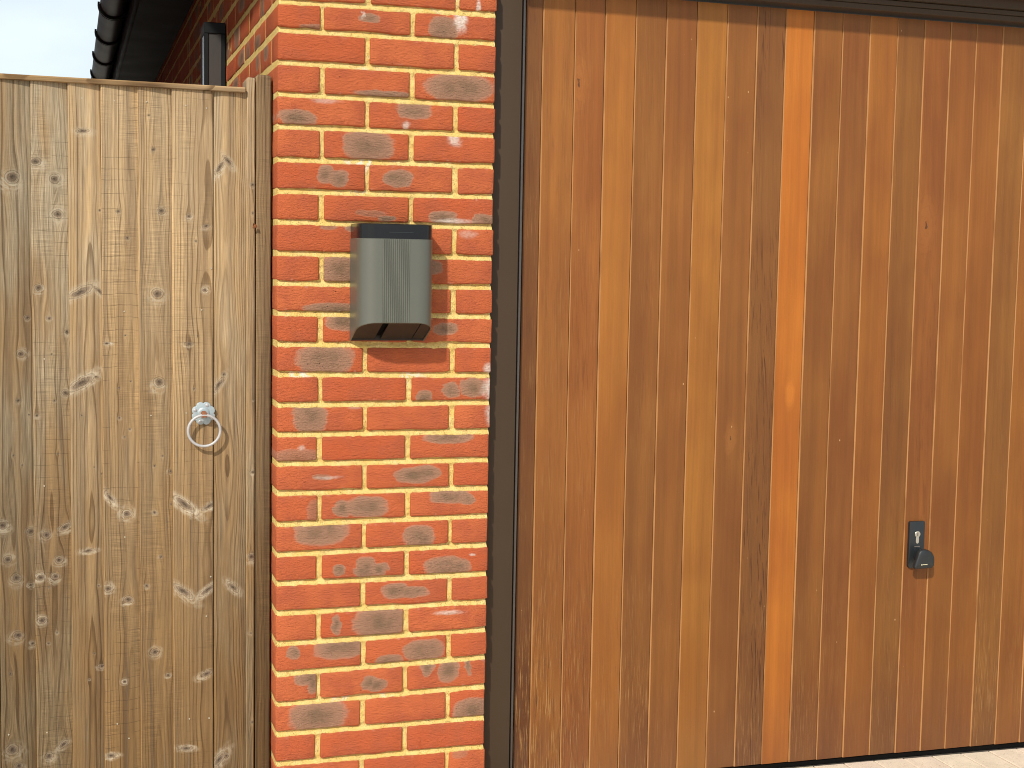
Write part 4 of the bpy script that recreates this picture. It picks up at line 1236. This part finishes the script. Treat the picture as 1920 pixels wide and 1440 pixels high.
sub(lathe("boss", [(.0150, .0640), (.0145, .0612), (.0125, .0596), (.0095, .0588)], RCX, RCZ + .001, GALV), rose, rb)
kb = prism("spindle", [(RCX - .0062, RCZ - .0080), (RCX + .0062, RCZ - .0080), (RCX + .0068, RCZ + .0030), (RCX + .0035, RCZ + .0070), (RCX - .0035, RCZ + .0070), (RCX - .0068, RCZ + .0030)], .0395, .0580, RUST, bev=.0015)
sub(kb, rose, rb)
for (dx, dz) in ((-.0205, .0085), (.0085, .0205), (-.0085, -.0205), (.0195, -.0105)):
    sub(lathe("screw", [(.0044, .0640), (.0042, .0612), (.0026, .0602)], RCX + dx, RCZ + dz, RINGM, 14), rose, rb)
bm = bmesh.new()
RR, rt_ = .0386, .0035
N1, N2 = 56, 10
tilt = math.radians(-3)
gridv = []
for i in range(N1):
    a_ = 2 * math.pi * i / N1
    row = []
    for j in range(N2):
        b_ = 2 * math.pi * j / N2
        lx = (RR + rt_ * math.cos(b_)) * math.cos(a_)
        lz_ = (RR + rt_ * math.cos(b_)) * math.sin(a_) - RR
        ly = rt_ * math.sin(b_)
        y2 = ly * math.cos(tilt) - lz_ * math.sin(tilt)
        z2 = ly * math.sin(tilt) + lz_ * math.cos(tilt)
        row.append(bm.verts.new((RCX + lx, .0425 - y2 * 1.0, RCZ - .0020 + z2)))
    gridv.append(row)
for i in range(N1):
    for j in range(N2):
        bm.faces.new((gridv[i][j], gridv[(i + 1) % N1][j], gridv[(i + 1) % N1][(j + 1) % N2], gridv[i][(j + 1) % N2]))
sub(link("pull_ring", bm_mesh(bm, "pull_ring", 1.2), RINGM), rose, rb)

# gate post against the pier
post = empty("gate_post", (-.03, .075, 0), "brown timber gate post standing against left edge of the brick pier", "post")
POSTM = mat_gate("rough_post_timber", .037, [], 51.0, -1.0, .02, .0032, .7, .25, .42, .002, .0)
STOPM = mat_gate("stop_batten_timber", .021, [(.015, OZ - .438, .007, .9, 0), (.015, OZ - .508, .0055, .9, 0), (.016, OZ - 1.15, .008, .9, 0), (.014, OZ - 1.365, .0105, .9, 0), (.017, OZ - 1.79, .0075, .9, 0), (.018, OZ - .97, .004, .9, 0), (.012, OZ - 1.56, .005, .9, 0)], 52.0, 1.6, .015, .0045, .1, .85, .04, .003, .0)


def stick(name, xa, xb, y0, y1, z0, z1, mat, topcut=.006):
    """upright timber with chamfered long edges and a weathered, sloping top"""
    c_ = .003
    w_ = xb - xa
    ring = [(c_, 0), (w_ - c_, 0), (w_, c_), (w_, y1 - y0), (0, y1 - y0), (0, c_)]
    V, F = [], []
    for (zz, ins) in ((z0, 0), (z1 - topcut, 0), (z1, topcut * .6)):
        for (px, py) in ring:
            V.append((min(max(px, ins), w_ - ins), max(py, ins), zz + (0.0 if zz < z1 else .0012 * math.sin(px * 300))))
    for a_ in (0, 6):
        for i in range(6):
            F.append((a_ + i, a_ + (i + 1) % 6, a_ + 6 + (i + 1) % 6, a_ + 6 + i))
    F.append((12, 13, 14, 15, 16, 17)); F.append((5, 4, 3, 2, 1, 0))
    o = link(name, mesh(name, V, F), mat)
    o.location = (xa, y0, 0)
    return o


put(stick("post_shaft", -.0412, -.0042, .0745, .155, -.05, OZ - .1705, POSTM), post)
put(stick("stop_batten", -.0652, -.0440, .0700, .155, -.05, OZ - .1795, STOPM, .005), post)
post2 = empty("gate_post", (GL - .06, .075, 0), "weathered timber gate post at far left end of the wooden gate", "post")
put(stick("post_shaft", GL - .108, GL - .008, .070, .170, -.05, OZ - .16, PINE0), post2)

# curled dry leaf caught on the batten
bm = bmesh.new()
lv = []
rl = random.Random(4)
for i in range(9):
    s = i / 8
    wd = .0055 * math.sin(math.pi * min(1, s * .95 + .03)) ** .7
    cxl = -.0505 + s * .010; czl = OZ - .5445 + .010 * s + .003 * math.sin(s * 5)
    yy_ = .0660 - .004 * math.sin(s * math.pi)
    lv.append([bm.verts.new((cxl - wd * .5, yy_ - .002, czl + wd)), bm.verts.new((cxl, yy_, czl)), bm.verts.new((cxl + wd * .6, yy_ - .003, czl - wd))])
for a_, b_ in zip(lv, lv[1:]):
    for j in range(2): bm.faces.new((a_[j], a_[j + 1], b_[j + 1], b_[j]))
bmesh.ops.solidify(bm, geom=bm.faces[:], thickness=.0004)
LEAF = mat_plain("dry_leaf", (.42, .17, .07), .8, nscale=200, var=.3)
link("dry_leaf", bm_mesh(bm, "dry_leaf", 1.2), LEAF, label="tiny curled orange-brown dry leaf caught on gate post batten", cat="leaf")
